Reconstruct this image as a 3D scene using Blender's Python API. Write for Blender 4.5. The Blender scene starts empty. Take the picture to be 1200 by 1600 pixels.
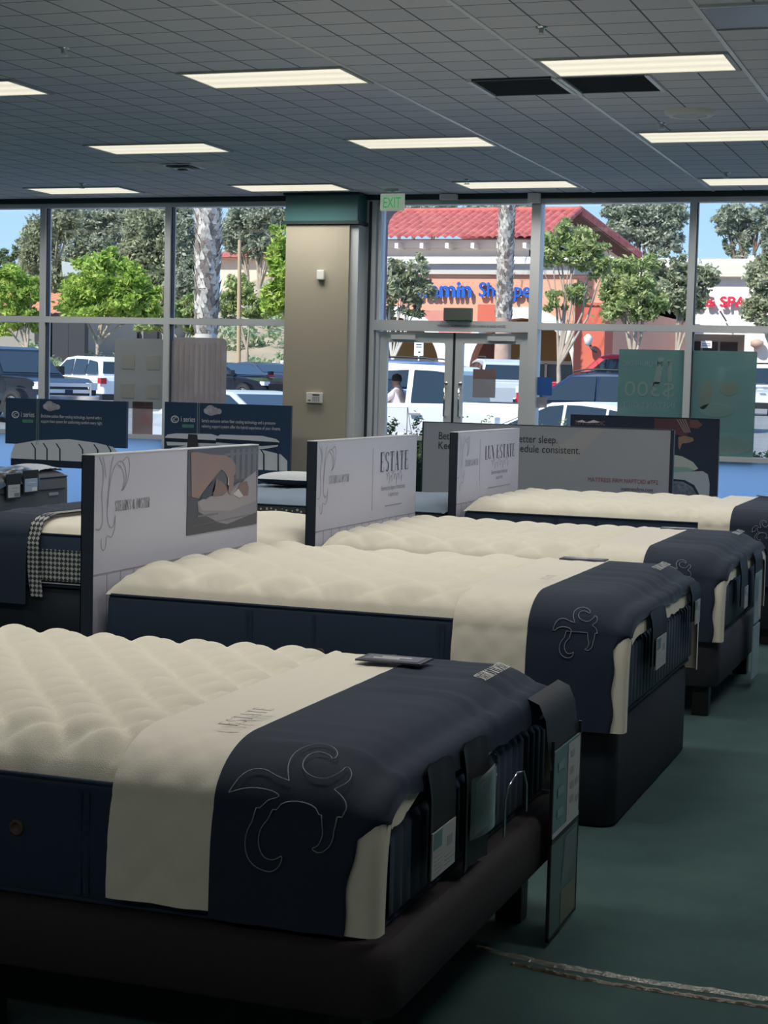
import bpy, bmesh, math, random
from mathutils import Vector, Matrix
random.seed(7)
PI = math.pi
sin, cos = math.sin, math.cos
SC = bpy.context.scene
COL = SC.collection

# ------------------------------------------------------------------ camera
CH = 1.60
CR = Vector((0.9422009, 0.3340480, 0.0258711))
CU = Vector((-0.0493298, 0.0619331, 0.9968605)); CR0 = CR
CF = Vector((-0.3313970, 0.9405191, -0.0748319))
CR = Vector((0.9422009, 0.3340480, 0.0258711)); CR = (CR - CF * CR.dot(CF)).normalized()
CU = CR.cross(CF).normalized()
FOC = 2711.58
cam_d = bpy.data.cameras.new('camera'); cam = bpy.data.objects.new('camera', cam_d); COL.objects.link(cam)
cam_d.sensor_fit = 'VERTICAL'; cam_d.sensor_height = 36.0; cam_d.sensor_width = 27.0
cam_d.lens = FOC * 36.0 / 1600.0
cam_d.clip_start = 0.05; cam_d.clip_end = 600
mw = Matrix((CR, CU, -CF)).transposed().to_4x4(); mw.translation = Vector((0, 0, CH)); cam.matrix_world = mw
SC.camera = cam

def at(px, py, Y):
    """point of the real place seen at a photo pixel, at depth Y"""
    d = CR * ((px - 600) / FOC) - CU * ((py - 800) / FOC) + CF
    t = Y / d.y
    return Vector((d.x * t, Y, CH + d.z * t))

# ------------------------------------------------------------------ world, sun, exposure
SC.view_settings.view_transform = 'Standard'; SC.view_settings.look = 'None'
SC.view_settings.gamma = 1.0; SC.view_settings.exposure = 0.35; SC.view_settings.use_curve_mapping = False
SKY = 1.2
SUN = 5.5
w = bpy.data.worlds.new('sky'); SC.world = w; w.use_nodes = True
nt = w.node_tree; bg = nt.nodes['Background']
tc = nt.nodes.new('ShaderNodeTexCoord'); sx = nt.nodes.new('ShaderNodeSeparateXYZ'); cr = nt.nodes.new('ShaderNodeValToRGB')
nt.links.new(tc.outputs['Generated'], sx.inputs[0]); nt.links.new(sx.outputs['Z'], cr.inputs['Fac']); nt.links.new(cr.outputs['Color'], bg.inputs['Color'])
e = cr.color_ramp.elements
e[0].position = 0.0; e[0].color = (0.50, 0.66, 0.86, 1)
e[1].position = 0.35; e[1].color = (0.22, 0.42, 0.80, 1)
k = e.new(0.09); k.color = (0.38, 0.58, 0.86, 1)
bg.inputs['Strength'].default_value = SKY
sl = bpy.data.lights.new('sun', 'SUN'); so = bpy.data.objects.new('sun', sl); COL.objects.link(so)
sl.energy = SUN; sl.angle = 0.012; sl.color = (1.0, 0.95, 0.87)
so.location = (-10, -20, 30)
so.rotation_euler = Vector((0.45 * .72, 0.9 * .72, -0.72)).to_track_quat('-Z', 'Y').to_euler()
LAMP_W = 13.5          # power of each ceiling fixture
DIFFUSER = 0.68        # brightness of its lens seen from far along the ceiling

# ------------------------------------------------------------------ materials
MATS = {}
def mat(name, col, rough=.6, metal=0., spec=.5, bump=0., bscale=60., var=0., vscale=8., emit=None, estr=1., alpha=None, sheen=0.):
    if name in MATS: return MATS[name]
    m = bpy.data.materials.new(name); m.use_nodes = True
    n = m.node_tree; p = n.nodes['Principled BSDF']
    p.inputs['Base Color'].default_value = (*col, 1); p.inputs['Roughness'].default_value = rough
    p.inputs['Metallic'].default_value = metal; p.inputs['Specular IOR Level'].default_value = spec
    if sheen: p.inputs['Sheen Weight'].default_value = sheen
    if emit: p.inputs['Emission Color'].default_value = (*emit, 1); p.inputs['Emission Strength'].default_value = estr
    if var or bump:
        t = n.nodes.new('ShaderNodeTexCoord')
        if var:
            nz = n.nodes.new('ShaderNodeTexNoise'); nz.inputs['Scale'].default_value = vscale; nz.inputs['Detail'].default_value = 5
            n.links.new(t.outputs['Object'], nz.inputs['Vector'])
            r = n.nodes.new('ShaderNodeValToRGB')
            r.color_ramp.elements[0].position = .3; r.color_ramp.elements[1].position = .7
            r.color_ramp.elements[0].color = (*[max(0, c * (1 - var)) for c in col], 1)
            r.color_ramp.elements[1].color = (*[min(1, c * (1 + var)) for c in col], 1)
            n.links.new(nz.outputs['Fac'], r.inputs['Fac']); n.links.new(r.outputs['Color'], p.inputs['Base Color'])
        if bump:
            nb = n.nodes.new('ShaderNodeTexNoise'); nb.inputs['Scale'].default_value = bscale; nb.inputs['Detail'].default_value = 3
            n.links.new(t.outputs['Object'], nb.inputs['Vector'])
            b = n.nodes.new('ShaderNodeBump'); b.inputs['Strength'].default_value = bump; b.inputs['Distance'].default_value = .01
            n.links.new(nb.outputs['Fac'], b.inputs['Height']); n.links.new(b.outputs['Normal'], p.inputs['Normal'])
    MATS[name] = m
    return m

def glass_mat(name, tint=(1, 1, 1), refl=.12, rough=0.0):
    m = bpy.data.materials.new(name); m.use_nodes = True; n = m.node_tree
    n.nodes.remove(n.nodes['Principled BSDF']); out = n.nodes['Material Output']
    a = n.nodes.new('ShaderNodeBsdfTransparent'); a.inputs[0].default_value = (*tint, 1)
    g = n.nodes.new('ShaderNodeBsdfGlossy'); g.inputs['Roughness'].default_value = rough; g.inputs[0].default_value = (1, 1, 1, 1)
    f = n.nodes.new('ShaderNodeFresnel'); f.inputs[0].default_value = 1.45
    mm = n.nodes.new('ShaderNodeMath'); mm.operation = 'MULTIPLY'; mm.inputs[1].default_value = refl / .12
    mx = n.nodes.new('ShaderNodeMixShader')
    n.links.new(f.outputs[0], mm.inputs[0]); n.links.new(mm.outputs[0], mx.inputs[0]); n.links.new(a.outputs[0], mx.inputs[1]); n.links.new(g.outputs[0], mx.inputs[2])
    n.links.new(mx.outputs[0], out.inputs[0]); MATS[name] = m
    return m

def film_mat(name, col, see, tint=None, through=.5):
    """printed film on glass: see = share of light passing straight, rest scatters (back and through)"""
    m = bpy.data.materials.new(name); m.use_nodes = True; n = m.node_tree
    n.nodes.remove(n.nodes['Principled BSDF']); out = n.nodes['Material Output']
    a = n.nodes.new('ShaderNodeBsdfTransparent'); a.inputs[0].default_value = (*(tint or (1, 1, 1)), 1)
    d = n.nodes.new('ShaderNodeBsdfDiffuse'); d.inputs[0].default_value = (*col, 1)
    t = n.nodes.new('ShaderNodeBsdfTranslucent'); t.inputs[0].default_value = (*col, 1)
    m1 = n.nodes.new('ShaderNodeMixShader'); m1.inputs[0].default_value = through
    n.links.new(d.outputs[0], m1.inputs[1]); n.links.new(t.outputs[0], m1.inputs[2])
    m2 = n.nodes.new('ShaderNodeMixShader'); m2.inputs[0].default_value = see
    n.links.new(m1.outputs[0], m2.inputs[1]); n.links.new(a.outputs[0], m2.inputs[2]); n.links.new(m2.outputs[0], out.inputs[0])
    MATS[name] = m
    return m

def leaf_mat(name, c1, c2):
    m = bpy.data.materials.new(name); m.use_nodes = True; n = m.node_tree
    n.nodes.remove(n.nodes['Principled BSDF']); out = n.nodes['Material Output']
    t = n.nodes.new('ShaderNodeTexCoord'); nz = n.nodes.new('ShaderNodeTexNoise'); nz.inputs['Scale'].default_value = 2.2; nz.inputs['Detail'].default_value = 6
    n.links.new(t.outputs['Object'], nz.inputs['Vector'])
    r = n.nodes.new('ShaderNodeValToRGB'); r.color_ramp.elements[0].position = .38; r.color_ramp.elements[1].position = .62
    r.color_ramp.elements[0].color = (*c1, 1); r.color_ramp.elements[1].color = (*c2, 1)
    n.links.new(nz.outputs['Fac'], r.inputs['Fac'])
    d = n.nodes.new('ShaderNodeBsdfDiffuse'); tr = n.nodes.new('ShaderNodeBsdfTranslucent'); mx = n.nodes.new('ShaderNodeMixShader'); mx.inputs[0].default_value = .35
    n.links.new(r.outputs['Color'], d.inputs[0]); n.links.new(r.outputs['Color'], tr.inputs[0])
    n.links.new(d.outputs[0], mx.inputs[1]); n.links.new(tr.outputs[0], mx.inputs[2]); n.links.new(mx.outputs[0], out.inputs[0])
    MATS[name] = m
    return m

M_cream = mat('cream_knit', (.83, .795, .685), .85, bump=.25, bscale=350, sheen=.15)
M_creamband = mat('cream_quilt', (.82, .78, .68), .6, bump=.1, bscale=300, sheen=.2)
M_navy = mat('navy_fabric', (.023, .043, .080), .85, spec=.3, bump=.2, bscale=500)
M_navy2 = mat('navy_cover_fabric', (.018, .030, .056), .75, spec=.3, bump=.15, bscale=400)
M_pleat = mat('pleated_navy', (.026, .045, .085), .55, sheen=.05)
M_black = mat('black_fabric', (.012, .014, .018), .6)
M_brown = mat('brown_base_fabric', (.028, .022, .026), .8, bump=.3, bscale=400)
M_base = mat('dark_box_fabric', (.010, .016, .028), .8, bump=.2, bscale=400)
M_leg = mat('black_leg', (.012, .012, .014), .5)
M_edge = mat('navy_board_edge', (.02, .03, .05), .5)
M_board = mat('pale_board', (.60, .61, .74), .4)
M_ink = mat('ink_dark', (.05, .05, .07), .5)
M_inkg = mat('ink_grey', (.22, .22, .26), .5)
M_inkl = mat('ink_faint', (.36, .35, .39), .5)
M_white = mat('white_print', (.8, .8, .8), .5)
M_silver = mat('silver_thread', (.85, .85, .80), .5)
M_greyth = mat('grey_thread', (.26, .28, .33), .5)
M_card = mat('pale_card', (.5, .53, .55), .4)
M_teal = mat('teal_card', (.13, .24, .27), .35)
M_alu = mat('aluminium_frame', (.68, .71, .75), .4, metal=.1)
M_alud = mat('dark_gasket', (.03, .035, .05), .5)
M_tan = mat('tan_wall_paint', (.44, .40, .32), .8, bump=.05, bscale=80)
M_green = mat('dark_green_paint', (.03, .13, .14), .5)
M_greend = mat('green_black_trim', (.01, .03, .035), .5)
M_wplast = mat('white_plastic', (.85, .85, .82), .4)
M_chrome = mat('chrome', (.75, .75, .78), .12, metal=1.)
M_rubber = mat('tyre_rubber', (.02, .02, .022), .8)
M_carglass = mat('car_window', (.02, .03, .04), .05, spec=.9)
M_trim = mat('black_car_trim', (.02, .02, .02), .5)

# ------------------------------------------------------------------ mesh helpers
class MB:
    def __init__(s): s.v = []; s.f = []; s.m = []; s.mats = []; s.sm = []
    def mi(s, m):
        if m not in s.mats: s.mats.append(m)
        return s.mats.index(m)
    def add(s, vs, fs, m, smooth=False):
        o = len(s.v); s.v += [tuple(v) for v in vs]; i = s.mi(m)
        for f in fs: s.f.append(tuple(o + k for k in f)); s.m.append(i); s.sm.append(smooth)
        return s
    def box(s, x0, x1, y0, y1, z0, z1, m, M=None):
        vs = [(x, y, z) for z in (z0, z1) for y in (y0, y1) for x in (x0, x1)]
        if M is not None: vs = [M @ Vector(v) for v in vs]
        return s.add(vs, [(0, 2, 3, 1), (4, 5, 7, 6), (0, 1, 5, 4), (2, 6, 7, 3), (0, 4, 6, 2), (1, 3, 7, 5)], m)
    def poly(s, pts, m): return s.add(pts, [tuple(range(len(pts)))], m)
    def prism(s, pts, vec, m):
        n = len(pts); vec = Vector(vec)
        vs = [Vector(p) for p in pts] + [Vector(p) + vec for p in pts]
        fs = [tuple(range(n))[::-1], tuple(range(n, 2 * n))] + [(i, (i + 1) % n, n + (i + 1) % n, n + i) for i in range(n)]
        return s.add(vs, fs, m)
    def grid(s, rows, m, smooth=True, closed=False):
        nr, nc = len(rows), len(rows[0]); vs = [p for r in rows for p in r]; fs = []
        for i in range(nr - 1):
            for j in range(nc - (0 if closed else 1)):
                j2 = (j + 1) % nc
                fs.append((i * nc + j, i * nc + j2, (i + 1) * nc + j2, (i + 1) * nc + j))
        return s.add(vs, fs, m, smooth)
    def tube(s, pts, rad, m, n=8, cap=True):
        pts = [Vector(p) for p in pts]; k = len(pts)
        if not hasattr(rad, '__len__'): rad = [rad] * k
        rows = []; up = None
        for i, p in enumerate(pts):
            t = (pts[min(i + 1, k - 1)] - pts[max(i - 1, 0)]).normalized()
            if up is None: up = Vector((0, 0, 1)) if abs(t.z) < .9 else Vector((1, 0, 0))
            a = t.cross(up).normalized(); b = a.cross(t).normalized(); up = b
            rows.append([p + (a * cos(2 * PI * j / n) + b * sin(2 * PI * j / n)) * rad[i] for j in range(n)])
        s.grid(rows, m, True, True)
        if cap:
            s.add(rows[0], [tuple(range(n))], m); s.add(rows[-1], [tuple(range(n))[::-1]], m)
        return s
    def lathe(s, c, ax, prof, m, n=24):
        """prof: list of (distance along axis, radius)"""
        c = Vector(c); ax = Vector(ax).normalized(); u = Vector((0, 0, 1)) if abs(ax.z) < .9 else Vector((1, 0, 0))
        a = ax.cross(u).normalized(); b = a.cross(ax)
        rows = [[c + ax * d + (a * cos(2 * PI * j / n) + b * sin(2 * PI * j / n)) * r for j in range(n)] for d, r in prof]
        s.grid(rows, m, True, True)
        return s
    def build(s, name, parent=None, loc=None, label=None, bevel=0, bseg=2, cat=None, group=None, kind=None):
        me = bpy.data.meshes.new(name)
        o = bpy.data.objects.new(name, me)
        off = Vector((0, 0, 0))
        if parent is not None: off = W[parent.name].copy()
        elif loc is not None: off = Vector(loc)
        elif s.v:
            xs = [v[0] for v in s.v]; ys = [v[1] for v in s.v]; zs = [v[2] for v in s.v]
            off = Vector(((min(xs) + max(xs)) / 2, (min(ys) + max(ys)) / 2, min(zs)))
        me.from_pydata([(v[0] - off.x, v[1] - off.y, v[2] - off.z) for v in s.v], [], s.f)
        for m in s.mats: me.materials.append(m)
        me.polygons.foreach_set('material_index', s.m); me.polygons.foreach_set('use_smooth', s.sm); me.update()
        COL.objects.link(o)
        if parent is not None: o.parent = parent; W[o.name] = off
        else: o.location = off; W[o.name] = off
        if bevel:
            b = o.modifiers.new('bevel', 'BEVEL'); b.width = bevel; b.segments = bseg; b.limit_method = 'ANGLE'; b.angle_limit = .6
        if label: o['label'] = label
        if cat: o['category'] = cat
        if group: o['group'] = group
        if kind: o['kind'] = kind
        return o
W = {}
def thing(name, label, cat, loc, group=None, rotz=0):
    o = bpy.data.objects.new(name, None); COL.objects.link(o); o.location = loc; o.empty_display_size = .1
    o['label'] = label; o['category'] = cat
    if group: o['group'] = group
    W[o.name] = Vector(loc)
    return o
def struct(mb, name, bevel=0): return mb.build(name, kind='structure', bevel=bevel)

FONTC = {}
def text_into(mb, s, org, ux, uy, size, m, xs=1.0, ext=0.0008, align='LEFT', spacing=1.0, fitw=0):
    """lettering: org = baseline start, ux = reading direction, uy = letter up direction"""
    cu = bpy.data.curves.new('t', 'FONT'); cu.body = s; cu.size = size; cu.extrude = 0; cu.resolution_u = 3
    cu.space_character = spacing; cu.align_x = align
    ob = bpy.data.objects.new('t', cu); me = ob.to_mesh()
    if fitw: xs = fitw / max(1e-6, max(v.co.x for v in me.vertices))
    ux = Vector(ux).normalized(); uy = Vector(uy).normalized(); nz = ux.cross(uy)
    vs = [Vector(org) + ux * v.co.x * xs + uy * v.co.y + nz * ext for v in me.vertices]
    fs = [tuple(p.vertices) for p in me.polygons]
    if vs: mb.add(vs, fs, m)
    ob.to_mesh_clear(); bpy.data.objects.remove(ob); bpy.data.curves.remove(cu)
    return mb

# high-contrast serif capitals (thick stems, hairline serifs), unit cap height
def serif_into(mb, s, org, ux, uy, h, m, wide=.62, ext=.0012, gap=.12):
    ux = Vector(ux).normalized(); uy = Vector(uy).normalized(); nz = ux.cross(uy); org = Vector(org); x = 0.
    def P(a, b): return org + ux * ((x + a) * h) + uy * (b * h) + nz * ext
    def q(a0, b0, a1, b1): mb.poly([P(a0, b0), P(a1, b0), P(a1, b1), P(a0, b1)], m)
    def par(a0, b0, a1, b1, w): mb.poly([P(a0, b0), P(a0 + w, b0), P(a1 + w, b1), P(a1, b1)], m)
    def arc(cx, cy, rx, ry, t0, t1, w0=.03, w1=.13, n=14):
        for i in range(n):
            ta, tb = t0 + (t1 - t0) * i / n, t0 + (t1 - t0) * (i + 1) / n
            pa = w0 + (w1 - w0) * abs(cos(ta)); pb = w0 + (w1 - w0) * abs(cos(tb))
            mb.poly([P(cx + (rx) * cos(ta), cy + ry * sin(ta)), P(cx + (rx) * cos(tb), cy + ry * sin(tb)),
                     P(cx + (rx - pb) * cos(tb), cy + (ry - pb) * sin(tb)), P(cx + (rx - pa) * cos(ta), cy + (ry - pa) * sin(ta))], m)
    w = wide; T = .13 * wide / .62; H = .03
    for c in s:
        if c == 'E': q(.06, 0, .06 + T, 1); q(0, 0, w * .85, H); q(0, 1 - H, w * .8, 1); q(.1, .5, w * .6, .5 + H); q(w * .85 - H, 0, w * .85, .25); q(w * .8 - H, .78, w * .8, 1); q(w * .6 - H, .4, w * .6, .63); a = w * .85
        elif c == 'T': q(w / 2 - T / 2, 0, w / 2 + T / 2, 1); q(0, 1 - H, w, 1); q(0, .75, H, 1); q(w - H, .75, w, 1); q(w / 2 - .14, 0, w / 2 + .14, H); a = w
        elif c == 'A': par(0.02, 0, w / 2 - .02, 1, H); par(w - .16, 0, w / 2 - .08, 1, T); q(.1, .3, w - .15, .3 + H); q(-.03, 0, .13, H); q(w - .2, 0, w + .04, H); a = w
        elif c == 'N': q(.06, 0, .06 + H, 1); q(w - .1, 0, w - .1 + H, 1); par(w - .1 - T + H, 0, .03, 1, T); q(0, 0, .15, H); q(w - .16, 1 - H, w, 1); a = w
        elif c == 'L': q(.06, 0, .06 + T, 1); q(0, 0, w * .8, H); q(w * .8 - H, 0, w * .8, .28); q(0, 1 - H, .26, 1); a = w * .8
        elif c == 'F': q(.06, 0, .06 + T, 1); q(0, 1 - H, w * .8, 1); q(w * .8 - H, .75, w * .8, 1); q(.1, .5, w * .6, .5 + H); q(0, 0, .26, H); a = w * .8
        elif c == 'U': q(.05, .25, .05 + T, 1); q(w - .1, .25, w - .1 + H, 1); arc(w / 2 - .01, .25, w / 2 - .04, .25, PI, 2 * PI, .03, .1); q(0, 1 - H, .25, 1); q(w - .18, 1 - H, w, 1); a = w
        elif c == 'X': par(0.02, 0, w - .12, 1, H); par(w - .16, 0, .02, 1, T); q(-.02, 0, .14, H); q(w - .2, 0, w + .02, H); q(0, 1 - H, .2, 1); q(w - .18, 1 - H, w - .02, 1); a = w
        elif c == 'O': arc(w / 2, .5, w / 2, .5, 0, 2 * PI, .025, .14, 28); a = w
        elif c == 'R': q(.06, 0, .06 + T, 1); q(0, 0, .26, H); q(0, 1 - H, .3, 1); arc(.28, .75, w * .5, .25, -PI / 2, PI / 2, .03, .11); q(.1, .5, .3, .5 + H); par(w - .13, 0, .26, .5, .12); a = w
        elif c == 'S': arc(w / 2, .75, w * .42, .25, .25, 1.5 * PI, .03, .1); arc(w / 2, .25, w * .42, .27, -PI * .75, PI / 2, .03, .12); a = w * .95
        elif c == '&': arc(w * .45, .76, w * .26, .24, 0, 2 * PI, .03, .07, 18); arc(w * .42, .27, w * .4, .27, PI * .35, 1.9 * PI, .03, .12); par(w * .9, 0, w * .2, .7, .1); a = w
        else: a = w * .4
        x += a + gap
    return mb
def serif_width(s, wide=.62, gap=.12):
    return sum((wide * {'E': .85, 'L': .8, 'F': .8, 'S': .95, ' ': .4}.get(c, 1) + gap) for c in s) - gap

def scroll_pts(cx, cy, r0, r1, t0, t1, n=26):
    return [(cx + (r0 + (r1 - r0) * i / n) * cos(t0 + (t1 - t0) * i / n), cy + (r0 + (r1 - r0) * i / n) * sin(t0 + (t1 - t0) * i / n)) for i in range(n + 1)]
# leafy scroll drawn as thin lines in a unit plane (about 1 wide)
def swirl(w=.1):
    A = [(0, .45), (.08, .62), (.2, .66), (.33, .6), (.42, .58)]
    B = [(.42, .58), (.36, .72), (.37, .86), (.48, .95), (.6, .93), (.68, .86), (.67, .79), (.62, .84), (.52, .86), (.46, .8), (.47, .7), (.56, .63), (.68, .62), (.76, .7), (.78, .78), (.84, .73), (.84, .64), (.76, .56)]
    C = [(0, .45), (.14, .5), (.3, .5), (.4, .46), (.28, .43), (.18, .32), (.15, .18), (.2, .05), (.34, 0), (.42, .04), (.45, .14), (.38, .09), (.3, .1), (.25, .2), (.27, .32), (.38, .42), (.52, .45), (.68, .42), (.73, .32), (.7, .22), (.64, .2), (.72, .17), (.8, .25), (.8, .38), (.88, .42), (.86, .5), (.76, .56)]
    def smooth(p):
        for _ in range(2):
            q = [p[0]]
            for a, b in zip(p, p[1:]): q += [(a[0] * .75 + b[0] * .25, a[1] * .75 + b[1] * .25), (a[0] * .25 + b[0] * .75, a[1] * .25 + b[1] * .75)]
            p = q + [p[-1]]
        return p
    return [smooth(A), smooth(B), smooth(C)]
def line_into(mb, pts, rad, m): return mb.tube(pts, rad, m, 4, False)
def flat_line(mb, pts, w, nrm, m):
    """thin flat ribbon following points in a plane with normal nrm"""
    pts = [Vector(p) for p in pts]; nrm = Vector(nrm); rows = []
    for i, p in enumerate(pts):
        t = (pts[min(i + 1, len(pts) - 1)] - pts[max(i - 1, 0)]); t = t.normalized() if t.length > 1e-9 else Vector((1, 0, 0))
        s = t.cross(nrm).normalized() * w * .5
        rows.append([p - s, p + s])
    return mb.grid(rows, m, False)

# ------------------------------------------------------------------ the shop's shell
WY = 17.73      # inner face of the window wall
CZ = 3.60       # ceiling
X0, X1, YB = -16.0, 5.5, -5.0
U0, V0, FT = -2.8197, 10.492, .3048

def carpet_mat():
    m = mat('green_carpet', (.022, .075, .062), .95, bump=.6, bscale=700)
    n = m.node_tree; p = n.nodes['Principled BSDF']
    t = n.nodes.new('ShaderNodeTexCoord'); a = n.nodes.new('ShaderNodeTexNoise'); a.inputs['Scale'].default_value = 2.3; a.inputs['Detail'].default_value = 7; a.inputs['Roughness'].default_value = .65
    r = n.nodes.new('ShaderNodeValToRGB'); r.color_ramp.elements[0].position = .3; r.color_ramp.elements[1].position = .75
    r.color_ramp.elements[0].color = (.010, .048, .046, 1); r.color_ramp.elements[1].color = (.044, .105, .098, 1)
    n.links.new(t.outputs['Object'], a.inputs['Vector']); n.links.new(a.outputs['Fac'], r.inputs['Fac']); n.links.new(r.outputs['Color'], p.inputs['Base Color'])
    p.inputs['Sheen Weight'].default_value = .2; p.inputs['Sheen Tint'].default_value = (.5, .8, .9, 1)
    return m
def tile_mat():
    m = bpy.data.materials.new('scored_ceiling_tile'); m.use_nodes = True; n = m.node_tree; p = n.nodes['Principled BSDF']
    t = n.nodes.new('ShaderNodeNewGeometry'); mp = n.nodes.new('ShaderNodeMapping'); mp.inputs['Location'].default_value = (-U0 + FT * 200, -V0 + FT * 200, 0)
    b = n.nodes.new('ShaderNodeTexBrick'); b.offset = 0; b.squash = 1
    b.inputs['Scale'].default_value = 1; b.inputs['Brick Width'].default_value = FT; b.inputs['Row Height'].default_value = FT
    b.inputs['Mortar Size'].default_value = .0065; b.inputs['Mortar Smooth'].default_value = .2; b.inputs['Bias'].default_value = 0
    b.inputs['Color1'].default_value = (.78, .79, .88, 1); b.inputs['Color2'].default_value = (.72, .735, .84, 1); b.inputs['Mortar'].default_value = (.16, .175, .20, 1)
    n.links.new(t.outputs['Position'], mp.inputs['Vector']); n.links.new(mp.outputs['Vector'], b.inputs['Vector'])
    n.links.new(b.outputs['Color'], p.inputs['Base Color']); p.inputs['Roughness'].default_value = .95
    nz = n.nodes.new('ShaderNodeTexNoise'); nz.inputs['Scale'].default_value = 120; n.links.new(t.outputs['Position'], nz.inputs['Vector'])
    bp = n.nodes.new('ShaderNodeBump'); bp.inputs['Strength'].default_value = .3; bp.inputs['Distance'].default_value = .004
    n.links.new(nz.outputs['Fac'], bp.inputs['Height']); n.links.new(bp.outputs['Normal'], p.inputs['Normal'])
    return m

struct(MB().box(X0, X1, YB, WY + .3, -.15, 0, carpet_mat()), 'floor')
struct(MB().box(X0 - .3, X1 + .3, YB - .3, WY + .55, CZ, CZ + .35, tile_mat()), 'ceiling')
M_wall = mat('inner_wall_paint', (.60, .56, .48), .9)
struct(MB().box(X0 - .2, X0, YB, WY + .3, 0, CZ, M_wall), 'wall_left')
struct(MB().box(X1, X1 + .2, YB, WY + .3, 0, CZ, M_wall), 'wall_right')
struct(MB().box(X0, X1, YB - .2, YB, 0, CZ, M_wall), 'wall_near')
# green band over the windows
struct(MB().box(X0, X1, WY - .02, WY + .3, 3.545, CZ, M_greend), 'trim_1')
# bright main runners of the ceiling grid
mb = MB()
for k in (-4, 0, 4, 8):
    x = U0 + k * FT; mb.box(x - .013, x + .013, YB, WY, CZ - .008, CZ, mat('bright_runner', (.85, .88, .9), .3))
struct(mb, 'trim_2')

# window wall: frames, panes (window_n = one bay)
M_glass = glass_mat('window_glass', (.93, .96, .96), .13)
TOPZ, TR = 3.53, 2.22
def frame_bar(mb, x0, x1, z0, z1, y0=WY + .02, y1=WY + .16): mb.box(x0, x1, y0, y1, z0, z1, M_alu)
def bay(n, x0, x1, zb):
    mb = MB(); h = .035
    frame_bar(mb, x0 + h, x1 - h, TOPZ - .035, TOPZ + .02); frame_bar(mb, x0 + h, x1 - h, TR - .035, TR + .035); frame_bar(mb, x0 + h, x1 - h, zb, zb + .05)
    frame_bar(mb, x0 - h, x0 + h, 0, TOPZ + .02)
    if x1 in (-7.33, 3.46): frame_bar(mb, x1 - h, x1 + h, 0, TOPZ + .02)
    mb.box(x0 + h, x0 + h + .010, WY + .05, WY + .12, zb + .05, TR - .035, M_alud); mb.box(x0 + h, x0 + h + .010, WY + .05, WY + .12, TR + .035, TOPZ - .035, M_alud)
    o = struct(mb, 'window_%d' % n)
    MB().box(x0 + h, x1 - h, WY + .088, WY + .094, TR + .03, TOPZ - .03, M_glass).build('pane', o)
    MB().box(x0 + h, x1 - h, WY + .088, WY + .094, zb + .04, TR - .03, M_glass).build('pane', o)
    return o
xs = [-15.32, -13.72, -12.12, -10.525, -8.92, -7.33]
n = 1
for a, b in zip(xs, xs[1:]): bay(n, a, b, .88); n += 1
for a, b in ((-4.65, -3.02), (-3.02, -1.40), (-1.40, .22), (.22, 1.84), (1.84, 3.46)): bay(n, a, b, .88); n += 1
# low wall panels under the windows, pale blue film
M_low = film_mat('pale_blue_panel', (.80, .91, 1.0), 0.0, through=.92)
struct(MB().box(X0, -7.33, WY + .05, WY + .10, 0, .88, M_low), 'wall_back_left')
struct(MB().box(-4.65, X1, WY + .05, WY + .10, 0, .88, M_low), 'wall_back_right')
struct(MB().box(3.46, X1, WY, WY + .3, .88, CZ, M_wall), 'wall_back')
# column between window bays
mb = MB(); mb.box(-7.35, -6.62, WY - .28, WY + .25, 0, 3.26, M_tan); mb.box(-6.62, -6.53, WY - .24, WY + .25, 0, 3.26, M_alu)
col = struct(mb, 'wall_column')
mb = MB(); mb.box(-7.36, -6.53, WY - .29, WY + .26, 3.30, CZ, M_green); mb.build('capital', col)
mb = MB(); mb.box(-7.38, -6.51, WY - .31, WY + .26, 3.265, 3.30, M_greend); mb.box(-7.38, -6.51, WY - .31, WY + .26, 3.575, CZ, M_greend); mb.build('capital_moulding', col)
# jambs beside the doors + transom window
mb = MB(); mb.box(-6.53, -6.42, WY + .0, WY + .2, 0, TOPZ + .02, M_alu); mb.box(-6.50, -6.47, WY - .01, WY + .0, 0, TOPZ, M_alud); mb.box(-6.40, -6.37, WY + .02, WY + .17, 0, TOPZ, M_alu)
mb.box(-6.42, -4.70, WY + .02, WY + .16, TOPZ - .035, TOPZ + .02, M_alu)
mb.box(-6.42, -4.70, WY + .0, WY + .17, 2.155, 2.265, M_alu); mb.box(-4.70, -4.60, WY + .0, WY + .17, 0, TOPZ, M_alu)
o = struct(mb, 'window_%d' % n); o['label'] = 'transom window over the double doors'
MB().box(-6.37, -4.70, WY + .088, WY + .094, 2.26, TOPZ - .03, M_glass).build('pane', o)
mb = MB(); text_into(mb, 'THIS DOOR TO REMAIN UNLOCKED DURING BUSINESS HOURS', (-5.70, WY - .002, 2.20), (1, 0, 0), (0, 0, 1), .035, M_ink, xs=.75)
mb.build('door_notice', o)
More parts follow.
